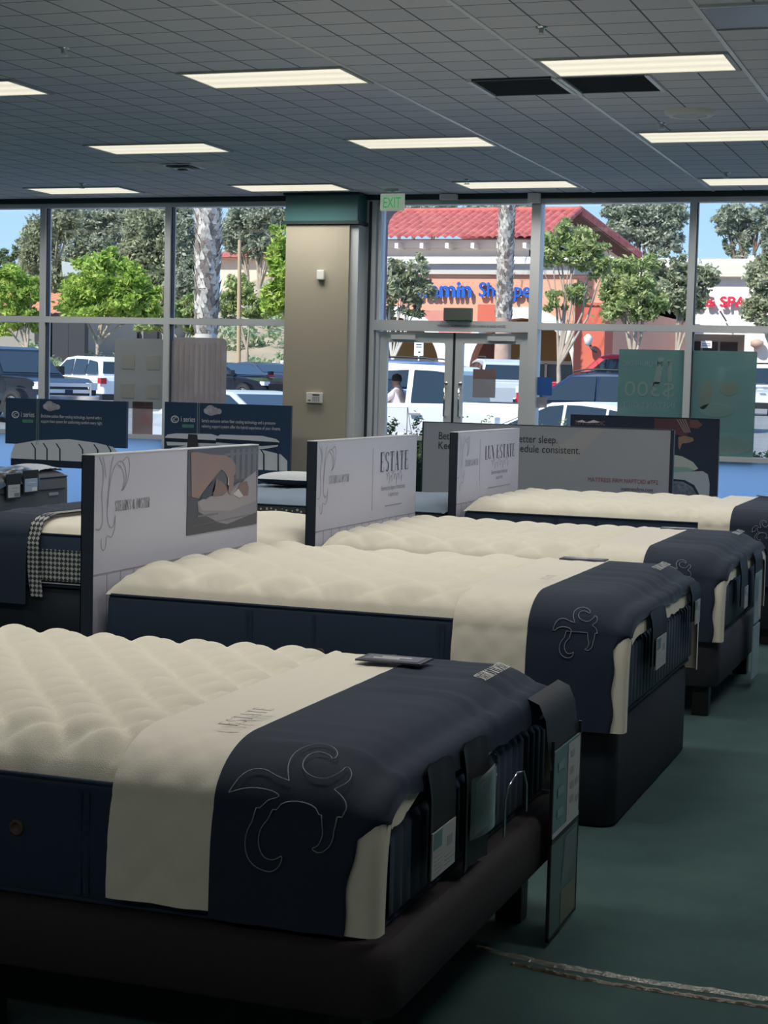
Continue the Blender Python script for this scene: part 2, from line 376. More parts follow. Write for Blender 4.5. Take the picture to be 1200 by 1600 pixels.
# double doors
def door(n, x0, x1, hx):
    mb = MB(); s = .085; y0, y1 = WY + .05, WY + .10
    mb.box(x0, x0 + s, y0, y1, .01, 2.14, M_alu); mb.box(x1 - s, x1, y0, y1, .01, 2.14, M_alu)
    mb.box(x0 + s, x1 - s, y0, y1, 2.03, 2.14, M_alu); mb.box(x0 + s, x1 - s, y0, y1, .01, .28, M_alu)
    o = struct(mb, 'door_%d' % n)
    MB().box(x0 + s, x1 - s, y0 + .02, y0 + .026, .28, 2.03, M_glass).build('pane', o)
    MB().box(x0 + .03, x1 - .03, y0 - .07, y0 - .04, .98, 1.03, M_alu).build('push_bar', o)
    mb = MB(); mb.tube([(hx, y0, 1.25), (hx, y0 - .05, 1.25), (hx, y0 - .05, 1.55), (hx, y0, 1.55)], .011, M_chrome, 8); mb.lathe((hx, y0 - .012, 1.60), (0, 1, 0), [(0, 0), (0, .022), (.012, .022)], M_chrome, 14); mb.build('door_handle', o)
    mb = MB(); mb.box(hx + (-.62 if hx < -5.52 else .30), hx + (-.35 if hx < -5.52 else .60), y0 - .05, y0, 2.06, 2.11, M_alu); mb.build('door_closer', o)
door(1, -6.36, -5.535, -5.60); door(2, -5.505, -4.71, -5.44)
struct(MB().box(-5.535, -5.505, WY + .06, WY + .10, .01, 2.14, M_alud), 'trim_3')

# things on the column and door frame
mb = MB(); mb.box(-6.97, -6.885, WY - .33, WY - .28, 2.67, 2.775, M_wplast)
mb.build('motion_sensor', label='small white motion sensor high on the tan column', cat='sensor', bevel=.01)
t = thing('alarm_keypad', 'white alarm keypad with small screen low on the tan column', 'keypad', (-6.97, WY - .28, 1.35))
MB().box(-7.065, -6.88, WY - .31, WY - .28, 1.35, 1.465, M_wplast).build('case', t, bevel=.006)
MB().box(-6.99, -6.91, WY - .314, WY - .31, 1.432, 1.447, M_ink).build('screen', t)
mb = MB()
for i in range(4):
    for j in range(3): mb.box(-6.99 + i * .022, -6.975 + i * .022, WY - .3145, WY - .31, 1.375 + j * .016, 1.386 + j * .016, M_inkl)
mb.box(-7.04, -7.012, WY - .3145, WY - .31, 1.375, 1.386, M_ink); mb.build('keys', t)
mb = MB(); mb.box(-5.62, -5.31, WY - .05, WY + .02, 2.265, 2.40, mat('grey_green_metal', (.11, .13, .12), .6)); mb.build('door_operator_box', label='grey green box on the bar above the double doors', cat='box', bevel=.008)
mb = MB(); mb.box(-5.68, -5.50, WY - .12, WY - .02, 3.53, 3.59, M_wplast); mb.build('door_sensor', label='flat white sensor over the doors right of the exit sign', cat='sensor', bevel=.008)
mb = MB(); mb.box(-4.72, -4.60, WY - .12, WY - .02, 3.49, 3.59, M_wplast); mb.build('door_sensor', label='square white sensor at the top of the mullion right of the doors', cat='sensor', bevel=.008)
# exit sign
t = thing('exit_sign', 'hanging exit sign with green letters under the ceiling', 'exit sign', (-6.06, 17.2, CZ))
MB().box(-6.185, -5.925, 17.18, 17.22, 3.375, 3.55, mat('exit_face', (.5, .56, .46), .4, emit=(.50, .62, .46), estr=.28)).build('face', t, bevel=.006)
mb = MB(); text_into(mb, 'EXIT', (-6.055, 17.178, 3.405), (1, 0, 0), (0, 0, 1), .155, mat('exit_green', (.01, .22, .07), .4, emit=(.01, .45, .10), estr=.5), xs=.62, align='CENTER'); mb.build('letters', t)
mb = MB(); mb.box(-6.13, -5.98, 17.17, 17.23, 3.572, CZ, M_alu); mb.box(-6.07, -6.04, 17.19, 17.21, 3.55, 3.575, M_alu); mb.build('bracket', t)

# ------------------------------------------------------------------ ceiling fixtures
M_diff = bpy.data.materials.new('fixture_lens'); M_diff.use_nodes = True
_n = M_diff.node_tree; _p = _n.nodes['Principled BSDF']; _p.inputs['Base Color'].default_value = (.6, .6, .55, 1)
_t = _n.nodes.new('ShaderNodeTexCoord'); _s = _n.nodes.new('ShaderNodeSeparateXYZ'); _n.links.new(_t.outputs['Object'], _s.inputs[0])
_m = _n.nodes.new('ShaderNodeMath'); _m.operation = 'MULTIPLY'; _m.inputs[1].default_value = 31.0; _n.links.new(_s.outputs['Y'], _m.inputs[0])
_c = _n.nodes.new('ShaderNodeMath'); _c.operation = 'COSINE'; _n.links.new(_m.outputs[0], _c.inputs[0])
_r = _n.nodes.new('ShaderNodeMapRange'); _r.inputs[1].default_value = -1; _r.inputs[2].default_value = 1; _r.inputs[3].default_value = .86 * DIFFUSER; _r.inputs[4].default_value = 1.04 * DIFFUSER
_n.links.new(_c.outputs[0], _r.inputs[0]); _p.inputs['Emission Color'].default_value = (1, .93, .74, 1); _n.links.new(_r.outputs[0], _p.inputs['Emission Strength'])
LD = bpy.data.lights.new('tube_light', 'AREA'); LD.shape = 'RECTANGLE'; LD.size = 1.12; LD.size_y = .5; LD.energy = LAMP_W; LD.spread = math.radians(150); LD.color = (1, .955, .87)
def fixture(cx, cy, label, group='recessed ceiling lights'):
    t = thing('ceiling_light', label, 'ceiling light', (cx, cy, CZ), group)
    return t
FP = {}
def add_fixture(cx, cy, label):
    t = thing('ceiling_light', label, 'ceiling light', (cx, cy, CZ), 'recessed ceiling lights in the tile grid')
    if not FP:
        a, b = 2 * FT - .02, FT - .01
        mb = MB()
        for (x0, x1, y0, y1) in ((-a, a, -b, -b + .025), (-a, a, b - .025, b), (-a, -a + .03, -b, b), (a - .03, a, -b, b)):
            mb.box(cx + x0, cx + x1, cy + y0, cy + y1, CZ - .012, CZ + .0, mat('fixture_frame', (.55, .56, .55), .4))
        FP['frame'] = mb.build('light_frame', t)
        mb = MB().box(cx - a + .03, cx + a - .03, cy - b + .025, cy + b - .025, CZ - .008, CZ - .004, M_diff)
        FP['lens'] = mb.build('diffuser', t)
        l = bpy.data.objects.new('tube_light', LD); COL.objects.link(l); l.parent = t; l.location = (0, 0, -.02); FP['lamp'] = l
    else:
        for k in FP.values():
            c = k.copy(); COL.objects.link(c); c.parent = t
    return t
cols = {-4: 'far left', -3: 'left', -2: 'left of centre', -1: 'centre', 0: 'right', 1: 'far right'}
vis = {(0, 10.492): 'long ceiling light beside the pair of dark vents, largest in the photo', (-1, 10.492): 'second largest ceiling light, nearest one left of the dark vents',
       (-2, 10.492): 'ceiling light cut by the left edge of the photo', (-2, 13.592): 'ceiling light just in front of the stained air diffuser', (-1, 13.592): 'middle row ceiling light between the vents and the exit sign',
       (0, 13.592): 'ceiling light behind the round ceiling speaker at right edge', (-3, 16.62): 'farthest left ceiling light of the row along the windows', (-2, 16.62): 'ceiling light above the left side of the tan column',
       (-1, 16.62): 'ceiling light over the doors right of the exit sign', (0, 16.62): 'ceiling light of the window row at the right edge'}
for ry in (10.492, 13.592, 16.62, 7.39, 4.29, -1.91):  # rearmost row is unseen, added as fill from behind the camera
    for kx in (-4, -3, -2, -1, 0, 1):
        cx = U0 + (kx * 8 + 2) * FT; cy = ry + FT
        if (kx, ry) in vis: add_fixture(cx, cy, vis[(kx, ry)])
        elif kx >= -3 or ry > 9: add_fixture(cx, cy, 'recessed ceiling light of the shop out of view, rear row added as fill')

# return air vents (pair)
for i, (x0, x1, nm) in enumerate(((-3.42, -2.81, 'left'), (-2.81, -2.20, 'right'))):
    t = thing('ceiling_vent', '%s one of the two dark square vents beside the largest light' % nm, 'vent', ((x0 + x1) / 2, 11.42, CZ), 'pair of dark return air vents')
    MB().box(x0 + .03, x1 - .03, 11.13, 11.71, CZ - .004, CZ, mat('vent_dark', (.025, .03, .036), .7)).build('grille_back', t)
    mb = MB()
    for (a, b, c, d) in ((x0 + .005, x0 + .035, 11.11, 11.73), (x1 - .035, x1 - .005, 11.11, 11.73)): mb.box(a, b, c, d, CZ - .02, CZ, mat('vent_edge', (.8, .85, .88), .3))
    for (c, d) in ((11.11, 11.135), (11.705, 11.73)): mb.box(x0 + .035, x1 - .035, c, d, CZ - .012, CZ, M_alud)
    mb.build('vent_frame', t)
    mb = MB()
    for j in range(14): y = 11.16 + j * .04; mb.box(x0 + .04, x1 - .04, y, y + .006, CZ - .012, CZ - .003, M_alud)
    mb.build('louvres', t)
t = thing('ceiling_speaker', 'round white ceiling speaker in front of the right middle light', 'speaker', (-2.21, 12.68, CZ))
MB().lathe((-2.21, 12.68, CZ), (0, 0, -1), [(0, .185), (.022, .178), (.036, .155), (.034, .125)], M_wplast, 36).build('rim', t)
MB().lathe((-2.21, 12.68, CZ), (0, 0, -1), [(.034, .125), (.028, .11), (.034, .06), (.036, 0)], mat('speaker_grille', (.66, .66, .70), .5), 36).build('grille', t)
t = thing('air_diffuser', 'square air diffuser with grey stains around it on the ceiling', 'air diffuser', (-7.42, 15.05, CZ))
M_stain = mat('stained_tile', (.80, .79, .80), .9, var=.12, vscale=5)
MB().box(-8.05, -7.60, 14.80, 15.36, CZ - .004, CZ, M_stain).box(-7.28, -6.95, 14.82, 15.34, CZ - .004, CZ, M_stain).build('stained_panel', t)
mb = MB()
for k in range(4): r = .16 - .04 * k; mb.box(-7.43 - r, -7.43 + r, 15.08 - r, 15.08 + r, CZ - .012 - .012 * k, CZ - .004 - .012 * k, (M_wplast, M_alud)[k % 2])
mb.build('louvre_cone', t)
mb = MB(); mb.box(-1.58, -.36, 9.23, 9.83, CZ - .010, CZ, mat('metal_panel', (.30, .32, .34), .25, metal=.4)); mb.box(-1.58, -.36, 9.21, 9.235, CZ - .016, CZ, M_alu); mb.box(-1.58, -.36, 9.825, 9.85, CZ - .016, CZ, M_alu)
mb.lathe((-1.12, 9.5, CZ - .01), (0, 0, -1), [(0, .1), (.008, .1), (.008, .08), (.002, .078), (.002, 0)], M_alu, 24)
mb.build('access_panel', label='smooth metal ceiling panel cut by the upper right edge', cat='ceiling panel')
for (x, y, lb) in ((-5.55, 9.58, 'fire sprinkler in the upper left of the ceiling'), (-2.52, 9.59, 'fire sprinkler above the dark vents toward the camera'), (-5.03, 16.47, 'fire sprinkler in front of the light over the doors'),
                   (-2.51, 13.2, 'fire sprinkler left of the round ceiling speaker'), (-2.48, 16.28, 'fire sprinkler at the far right window light'), (-9.24, 16.37, 'fire sprinkler before the farthest left window light')):
    t = thing('sprinkler', lb, 'sprinkler', (x, y, CZ), 'ceiling fire sprinklers')
    MB().lathe((x, y, CZ), (0, 0, -1), [(0, .038), (.006, .036), (.008, .015), (.03, .012), (.03, 0)], M_chrome, 16).build('escutcheon', t)
    MB().lathe((x, y, CZ - .045), (0, 0, -1), [(0, .0), (0, .03), (.003, .03), (.003, 0)], M_wplast, 12).tube([(x - .012, y, CZ - .02), (x - .012, y, CZ - .045)], .003, M_chrome, 5).tube([(x + .012, y, CZ - .02), (x + .012, y, CZ - .045)], .003, M_chrome, 5).build('deflector', t)

# posters on the windows
F_grey = film_mat('grey_poster_back', (.50, .51, .50), .12, through=.45)
F_grey2 = film_mat('grey_pink_poster_back', (.55, .50, .49), .16, through=.5)
F_green = film_mat('green_poster_back', (.28, .46, .42), .10, through=.6)
F_green2 = film_mat('green_poster_print', (.50, .62, .59), .05, through=.6)
PY = WY + .075
def film(name, x0, x1, z0, z1, m, label, cat='poster', y=PY, group=None, rc=.06):
    pts = []
    for (cx, cz, a) in ((x1 - rc, z1 - rc, 0), (x0 + rc, z1 - rc, PI / 2), (x0 + rc, z0 + rc, PI), (x1 - rc, z0 + rc, 1.5 * PI)):
        for k in range(4): pts.append((cx + rc * cos(a + k * PI / 6), y, cz + rc * sin(a + k * PI / 6)))
    mb = MB().prism(pts[::-1], (0, .002, 0), m)
    return mb, label, cat
def put(name, tup, parts=()):
    mb, label, cat = tup
    o = mb.build(name, label=label, cat=cat)
    for nm, m2 in parts: m2.build(nm, o)
    return o
mb2 = MB()
for (a, b) in ((-9.42, 1.75), (-9.10, 1.75), (-9.42, 1.42), (-9.10, 1.42)): mb2.box(a - .08, a + .08, PY - .004, PY - .002, b - .08, b + .08, film_mat('faint_square', (.58, .59, .57), .1, through=.5) if 'faint_square' not in MATS else MATS['faint_square'])
put('window_poster', film('p', -9.60, -8.96, 1.22, 2.02, F_grey, 'grey back of a poster on the window left of the mullion, faint squares'), [('faint_print', mb2)])
mb2 = MB()
for k in range(9): x = -8.80 + k * .065; mb2.box(x, x + .02, PY - .004, PY - .002, 1.30, 1.98, film_mat('faint_stripe', (.64, .57, .57), .1, through=.5) if 'faint_stripe' not in MATS else MATS['faint_stripe'])
put('window_poster', film('p', -8.87, -8.19, 1.22, 2.04, F_grey2, 'grey back of a poster with faint stripes, just right of the mullion'), [('faint_print', mb2)])
mb = MB().box(-9.36, -9.1, PY, PY + .002, .9, 1.3, film_mat('pink_poster_back', (.42, .30, .28), .2, through=.5)); mb.build('window_poster', label='small pinkish poster back low on the left window', cat='poster')
mb2 = MB(); X_, Z_ = (-1, 0, 0), (0, 0, 1)
m3b = MB(); m3c = MB()
text_into(mb2, 'TEMPUR-PEDIC', (-3.20, PY - .003, 1.83), X_, Z_, .075, F_green2, xs=1.0, ext=0)
text_into(m3b, '$300', (-3.14, PY - .003, 1.52), X_, Z_, .22, F_green2, xs=1.2, ext=0)
text_into(m3c, 'INSTANT GIFT', (-3.14, PY - .003, 1.40), X_, Z_, .085, F_green2, xs=1.0, ext=0)
mb3 = MB().poly([(-3.38, PY - .003, 1.62), (-3.33, PY - .003, 1.92), (-3.27, PY - .003, 1.92), (-3.30, PY - .003, 1.66)], F_green2).poly([(-3.22, PY - .003, 1.66), (-3.24, PY - .003, 1.9), (-3.19, PY - .003, 1.9), (-3.18, PY - .003, 1.68)], F_green2)
put('window_poster', film('p', -3.74, -3.06, .95, 2.0, F_green, 'green poster back with mirrored lettering on the window', rc=.01), [('mirrored_lettering', mb2), ('mirrored_price', m3b), ('mirrored_lettering', m3c), ('figure_print', mb3)])
mb2 = MB(); F_skin = film_mat('faint_skin_print', (.42, .50, .44), .08, through=.6); F_pale = film_mat('faint_pale_print', (.40, .56, .54), .08, through=.6)
def blob(cx, cz, rx, rz, m, y=PY - .003, n=20, rot=0.): return MB().poly([(cx + rx * cos(t) * cos(rot) - rz * sin(t) * sin(rot), y, cz + rx * cos(t) * sin(rot) + rz * sin(t) * cos(rot)) for t in [2 * PI * k / n for k in range(n)]], m)
for a in (blob(-2.60, 1.62, .09, .07, F_skin), blob(-2.83, 1.55, .06, .15, F_skin, rot=-.2), blob(-2.72, 1.40, .17, .07, F_pale), blob(-2.62, 1.05, .28, .10, F_pale)):
    mb2.add(a.v, a.f, a.mats[0])
put('window_poster', film('p', -2.985, -2.33, .84, 2.0, F_green, 'taller plain green poster back right of the mullion', rc=.01), [('faint_print', mb2)])
mb = MB().box(-5.29, -5.04, PY - .06, PY - .058, 1.46, 1.76, film_mat('paper_back', (.52, .49, .5), .1, through=.5)).box(-5.29, -5.04, PY - .062, PY - .06, 1.66, 1.76, film_mat('paper_red_head', (.5, .36, .36), .1, through=.5))
mb.build('door_notice_sheet', label='grey paper with reddish heading taped on the right door glass', cat='notice')
mb = MB().box(-4.60, -4.44, PY, PY + .002, 1.50, 1.69, mat('blue_sticker', (.03, .12, .42), .4)); mb.build('window_sticker', label='blue square sticker on the window right of the doors', cat='sticker')
mb = MB().box(-4.60, -4.49, PY, PY + .002, 1.37, 1.48, film_mat('small_decal_back', (.5, .46, .46), .2, through=.5)); mb.build('window_sticker', label='small pale decal right under the blue sticker', cat='sticker')

# ------------------------------------------------------------------ beds
def fprof(d, R): d = max(0., min(1., d / R)); return math.sqrt(max(0, 1 - (1 - d) ** 2))
class Bed:
    """xh: head end x, xf: foot end x (either side), y0 near side, y1 far side"""
    def __init__(s, xh, xf, y0, y1, zb, zg, crown=.085, R=.2):
        s.xh, s.xf, s.y0, s.y1, s.zb, s.zg, s.crown, s.R = xh, xf, y0, y1, zb, zg, crown, R
        s.d = 1 if xf > xh else -1; s.L = abs(xf - xh)
    def X(s, l): return s.xh + s.d * l
    def top(s, l, y, quilt=True, footfloor=0.):
        e = fprof(min(y - s.y0, s.y1 - y), s.R); g = max(footfloor, fprof(s.L - l, .13)); h = max(.25, fprof(l, .10))
        z = s.zg + s.crown * e * min(1, g) * min(1, h)
        return z
def quiltf(l, y, a=.19, b=.24, amp=.022):
    y2 = y + .007 * sin(l * 23)
    p = l / a + y2 / b; q = l / a - y2 / b
    return amp * (abs(sin(PI * p)) * abs(sin(PI * q))) ** .5

def make_mattress(b, label, qa=.19, qb=.24, amp=.022, top_m=None, side_m=None, foot_m=None, group=None, vents=(), step=.013, pleats=True, seam=None, name='mattress', hounds=None, flat=1.47):
    top_m = top_m or M_cream; side_m = side_m or M_navy
    o = thing(name, label, 'mattress', ((b.xh + b.xf) / 2, (b.y0 + b.y1) / 2, b.zb), group)
    nl = int(b.L / step); ny = int((b.y1 - b.y0) / step); rows = []
    rnd = random.Random(hash(label) % 1000 if False else int(b.y0 * 100))
    ph = rnd.random() * 3
    for i in range(nl + 1):
        l = b.L * i / nl; r = []
        for j in range(ny + 1):
            y = b.y0 + (b.y1 - b.y0) * j / ny
            dd = min(y - b.y0, b.y1 - y, l, b.L - l)
            k = min(1, dd / .10) * (1 - .93 * min(1, max(0, (l - flat) / .05)))
            z = b.top(l, y) + quiltf(l + ph, y, qa, qb, amp) * k + .004 * sin(l * 5 + ph) * k
            z += (1 - k) * .004 * sin(l * 90 + y * 60 + 3 * sin(l * 13)) * min(1, dd / .03)
            r.append((b.X(l), y, z))
        rows.append(r)
    MB().grid(rows, top_m).build('quilted_top', o)
    # side band
    rc = .05; x0, x1 = sorted((b.xh, b.xf)); pts = []
    for (cx, cy, a) in ((x1 - rc, b.y1 - rc, 0), (x0 + rc, b.y1 - rc, PI / 2), (x0 + rc, b.y0 + rc, PI), (x1 - rc, b.y0 + rc, 1.5 * PI)):
        for k in range(6): pts.append((cx, cy, a + k * PI / 10))
    def ring(z, out, rcc=rc): return [(cx + (rcc + out) * cos(a), cy + (rcc + out) * sin(a), z) for cx, cy, a in pts]
    H = b.zg - b.zb
    prof = [(0, -.012), (.015, .0), (.06, .006), (.5, .010), (.94, .006), (.985, .0), (1.0, -.006)]
    rows = [ring(b.zb + H * t, ou) for t, ou in prof]
    mb = MB().grid(rows, side_m, True, True); mb.add(rows[0], [tuple(range(len(rows[0])))[::-1]], side_m)
    mb.build('side_band', o)
    for z, nm in ((b.zg, 'top_piping'), (b.zb + .008, 'bottom_piping')):
        r = [Vector(p) for p in ring(z, .002)]; r.append(r[0]); MB().tube(r, .006, M_navy if side_m is not M_pleat else side_m, 6, False).build(nm, o)
    for (l, z) in vents:
        MB().lathe((b.X(l), b.y0 - .008, z), (0, -1, 0), [(0, .02), (.006, .019), (.008, .013), (.003, .012), (.003, 0)], mat('vent_brown', (.09, .055, .045), .5), 16).build('air_vent', o, label='small round brown air vent')
    # vertical quilting seams of the near side
    mb = MB()
    for l in ([.62, .64, .9, 1.44, 1.46] if seam is None else seam):
        x = b.X(l); mb.grid([[(x + dx, b.y0 - .010 - dy, b.zb + .02 + (H - .04) * t) for t in (0, .3, .7, 1)] for dx, dy in ((-.006, 0), (0, .003), (.006, 0))], side_m)
    mb.build('side_seams', o)
    if pleats:
        mb = MB(); n = int((b.y1 - b.y0 - .16) / .0105); rows = []
        for j in range(n + 1):
            y = b.y0 + .08 + (b.y1 - b.y0 - .16) * j / n; u = (y - b.y0) / .062
            dx = .006 + .012 * abs(sin(PI * u)) ** .6; cn = max(0, 1 - min(y - b.y0, b.y1 - y) / .22)
            r = []
            for t in (0, .03, .08, .5, .92, .97, 1):
                k = min(1, min(t, 1 - t) / .08)
                r.append((b.xf + b.d * (.006 + dx * k), y, b.zb + .02 + (H - .07 - .05 * cn ** 2) * t))
            rows.append(r)
        mb.grid(rows, foot_m or M_pleat); mb.build('pleated_end_panel', o)
    if hounds:
        l0, l1, z0, z1 = hounds
        xa, xb = sorted((b.X(l0), b.X(l1)))
        MB().box(xa, xb, b.y0 - .016, b.y0 - .004, z0, z1, check_mat()).build('houndstooth_panel', o)
    return o

def check_mat():
    if 'houndstooth' in MATS: return MATS['houndstooth']
    m = bpy.data.materials.new('houndstooth'); m.use_nodes = True; n = m.node_tree; p = n.nodes['Principled BSDF']
    g = n.nodes.new('ShaderNodeNewGeometry'); sp = n.nodes.new('ShaderNodeSeparateXYZ'); n.links.new(g.outputs['Position'], sp.inputs[0])
    ads = []
    def wave(a, b, s, ph=0.):
        ad = n.nodes.new('ShaderNodeMath'); ad.operation = 'ADD'; n.links.new(sp.outputs[a], ad.inputs[0]); n.links.new(sp.outputs[b], ad.inputs[1])
        if a == b: mu0 = sp.outputs[a]
        else: mu0 = ad.outputs[0]
        mu = n.nodes.new('ShaderNodeMath'); mu.operation = 'MULTIPLY'; mu.inputs[1].default_value = s; n.links.new(mu0, mu.inputs[0])
        si = n.nodes.new('ShaderNodeMath'); si.operation = 'SINE'; n.links.new(mu.outputs[0], si.inputs[0]); return si.outputs[0]
    a = wave('X', 'X', 235); b = wave('Z', 'Z', 235); c = wave('X', 'Z', 470)
    pr = n.nodes.new('ShaderNodeMath'); pr.operation = 'ADD'; n.links.new(a, pr.inputs[0]); n.links.new(b, pr.inputs[1])
    p2 = n.nodes.new('ShaderNodeMath'); p2.operation = 'MULTIPLY_ADD'; p2.inputs[1].default_value = .5; n.links.new(c, p2.inputs[0]); n.links.new(pr.outputs[0], p2.inputs[2])
    gt = n.nodes.new('ShaderNodeMath'); gt.operation = 'GREATER_THAN'; gt.inputs[1].default_value = .1; n.links.new(p2.outputs[0], gt.inputs[0])
    mx = n.nodes.new('ShaderNodeMixRGB'); mx.inputs[1].default_value = (.02, .03, .045, 1); mx.inputs[2].default_value = (.42, .43, .42, 1); n.links.new(gt.outputs[0], mx.inputs[0])
    n.links.new(mx.outputs[0], p.inputs['Base Color']); p.inputs['Roughness'].default_value = .85; MATS['houndstooth'] = m; return m

def make_base(b, label, z0, z1, m, over=.0, legs=True, foot_over=0., legz=None, group=None, inset=.10):
    o = thing('bed_base', label, 'bed base', ((b.xh + b.xf) / 2, (b.y0 + b.y1) / 2, 0), group)
    x0, x1 = sorted((b.xh, b.xf + b.d * foot_over)); y0, y1 = b.y0 - over, b.y1 + over; rc = .07; pts = []
    for (cx, cy, a) in ((x1 - rc, y1 - rc, 0), (x0 + rc, y1 - rc, PI / 2), (x0 + rc, y0 + rc, PI), (x1 - rc, y0 + rc, 1.5 * PI)):
        for k in range(6): pts.append((cx + rc * cos(a + k * PI / 10), cy + rc * sin(a + k * PI / 10)))
    def ring(z, s): cx, cy = (x0 + x1) / 2, (y0 + y1) / 2; return [(cx + (px - cx) * (1 - s / (x1 - x0) * 2), cy + (py - cy) * (1 - s / (y1 - y0) * 2), z) for px, py in pts]
    rows = [ring(z0, .012), ring(z0 + .012, 0), ring(z1 - .03, 0), ring(z1 - .008, .01), ring(z1, .03)]
    mb = MB().grid(rows, m, True, True); mb.add(rows[0], [tuple(range(len(pts)))[::-1]], m); mb.add(rows[-1], [tuple(range(len(pts)))], m)
    mb.build('base_frame', o)
    if legs:
        lz = z0
        for x in (x0 + inset, (x0 + x1) / 2, x1 - inset):
            for y in (y0 + inset, y1 - inset):
                MB().box(x - .04, x + .04, y - .04, y + .04, 0, lz + .01, M_leg).build('leg', o, bevel=.004)
    return o

def make_cover(b, label, lc0, lc1, zc, zn, liplen=.05, creamlip=True, over_text=None, side_text=None, seed=1, swirl_at=None, group=None, m_navy=None, cream=True, white_text='STEARNS & FOSTER', trim=None, far=True):
    """display sleeve over the foot: pale band lc0..lc1 from the head end, navy from lc1 to the foot"""
    m_navy = m_navy or M_navy2; rnd = random.Random(seed); phs = [rnd.random() * 6 for _ in range(8)]
    o = thing('foot_cover', label, 'mattress cover', (b.xf - b.d * .2, (b.y0 + b.y1) / 2, b.zg), group)
    off = .014
    def flare(z): return .024 * (1 - math.exp(-max(0, b.zg - .02 - z) / .07))
    def cz_(l, y, off=off):
        ins = min(y - b.y0, b.y1 - y); e_ = off + .006
        zc = b.top(l, (b.y0 + b.y1) / 2, footfloor=.45) + off + .012
        return b.zg - .02 + (zc - b.zg + .02) * fprof(ins + e_, b.R + .03)
    def prof(l, off, zlow, n_side=16, n_top=84):
        """points around the bed across y; returns (y, z, ny, nz)"""
        pts = []; yc = (b.y0 + b.y1) / 2
        zt0 = b.zg
        for i in range(n_side): t = i / n_side; zz = zlow + (zt0 - .02 - zlow) * t; pts.append((b.y0 - off - .006 - flare(zz), zz))
        for i in range(n_top + 1):
            t = i / n_top; e_ = off + .006; y = b.y0 - e_ + (b.y1 - b.y0 + 2 * e_) * (.5 - .5 * cos(PI * t))
            pts.append((y, None))
        for i in range(n_side): t = 1 - (i + 1) / n_side; zz = zlow + (zt0 - .02 - zlow) * t; pts.append((b.y1 + off + .006 + flare(zz), zz))
        out = []
        for y, z in pts:
            if z is None:
                z = cz_(l, y, off)
            out.append((y, z))
        return out
    def wr(y, l, amp):
        q = y + .012 * sin(l * 7 + phs[1])
        s = (1 - 2.2 * abs(sin(q * 17 + phs[0])) ** .6) + .8 * (1 - 2 * abs(sin(q * 29 + phs[2] - l * 1.5)) ** .6) + .3 * sin(y * 95 + phs[3] + 3 * l)
        return amp * s / 1.8 * (.55 + .45 * sin(y * 5 + phs[4]))
    def sheet(la, lb, zlow, off, m, amp, nl, fold=False, diag=False):
        rows = []
        for i in range(nl + 1):
            l = la + (lb - la) * i / nl; P = prof(l, off, zlow); r = []
            for (y, z) in P:
                ins = min(y - b.y0, b.y1 - y)
                if ins > .05: z2 = z + wr(y, l, amp) * min(1, (ins - .05) / .12) * min(1, (l - la) / .06 + .1)
                else: z2 = z
                yy = y
                if ins < 0:
                    k = .004 * sin(l * 40 + phs[4]) * min(1, (b.zg - z) / .2)
                    if diag: k += .004 * (abs(sin((l + z) * 28)) ** .5 * abs(sin((l - z) * 28)) ** .5)
                    yy = y - k if y < (b.y0 + b.y1) / 2 else y + k
                elif diag: z2 += .004 * (abs(sin((l + y) * 30)) ** .5 * abs(sin((l - y) * 30)) ** .5)
                r.append(Vector((b.X(l), yy, z2)))
            rows.append(r)
        return rows
    if cream:
        MB().grid(sheet(lc0, lc1 + .01, zc, off, M_creamband, .0035, 22, diag=True), M_creamband).build('pale_band', o)
    rows = sheet(lc1, b.L, zn, off + .005, m_navy, .0085, 20)
    last = [p.copy() for p in rows[-1]]; yc = (b.y0 + b.y1) / 2; N = len(last)
    if creamlip == 2: liplen = .004
    def sf(p, r): return max(0., min(1., (b.zg - .01 - p.z) / r)) if (p.y < b.y0 or p.y > b.y1) else 0.
    def cf(p): return max(0., min(1., (abs(p.y - yc) - .52) / .16))
    # the sleeve ends a little short of the corner lower down
    for r in rows:
        for p in r:
            f = abs(p.x - b.X(lc1)) / abs(b.X(b.L) - b.X(lc1)); p.x -= b.d * f * (.012 * sf(p, .04) + (.026 if creamlip != 2 else -.004) * sf(p, .22) + .005 * sin(p.z * 40) * sf(p, .1))
    ends = [p.copy() for p in rows[-1]]
    def inward(i):
        p0, p1 = last[max(0, i - 2)], last[min(N - 1, i + 2)]; t = (p1 - p0); v = Vector((0, t.z, -t.y)); v.normalize(); return v
    inn = [inward(i) for i in range(N)]
    lipw = [liplen * (.8 + .2 * sin(i * .11 + phs[5])) * max(0, abs(inn[i].z) - .15) * (1 - cf(last[i])) for i in range(N)]
    for (a, dd) in ((30, 0), (60, 0), (90, 0), (90, .4), (90, 1.0)):
        r = []
        for i, p in enumerate(ends):
            R = .042; an = math.radians(a); k = 1 - sf(p, .04)
            r.append(p + Vector((b.d * R * sin(an) * k, 0, 0)) + inn[i] * ((R * (1 - cos(an)) + dd * lipw[i]) * k + .004 * (1 - k) * a / 90) + Vector((b.d * .004 * dd * k, 0, 0)))
        rows.append(r)
    MB().grid(rows, m_navy).build('navy_sleeve', o)
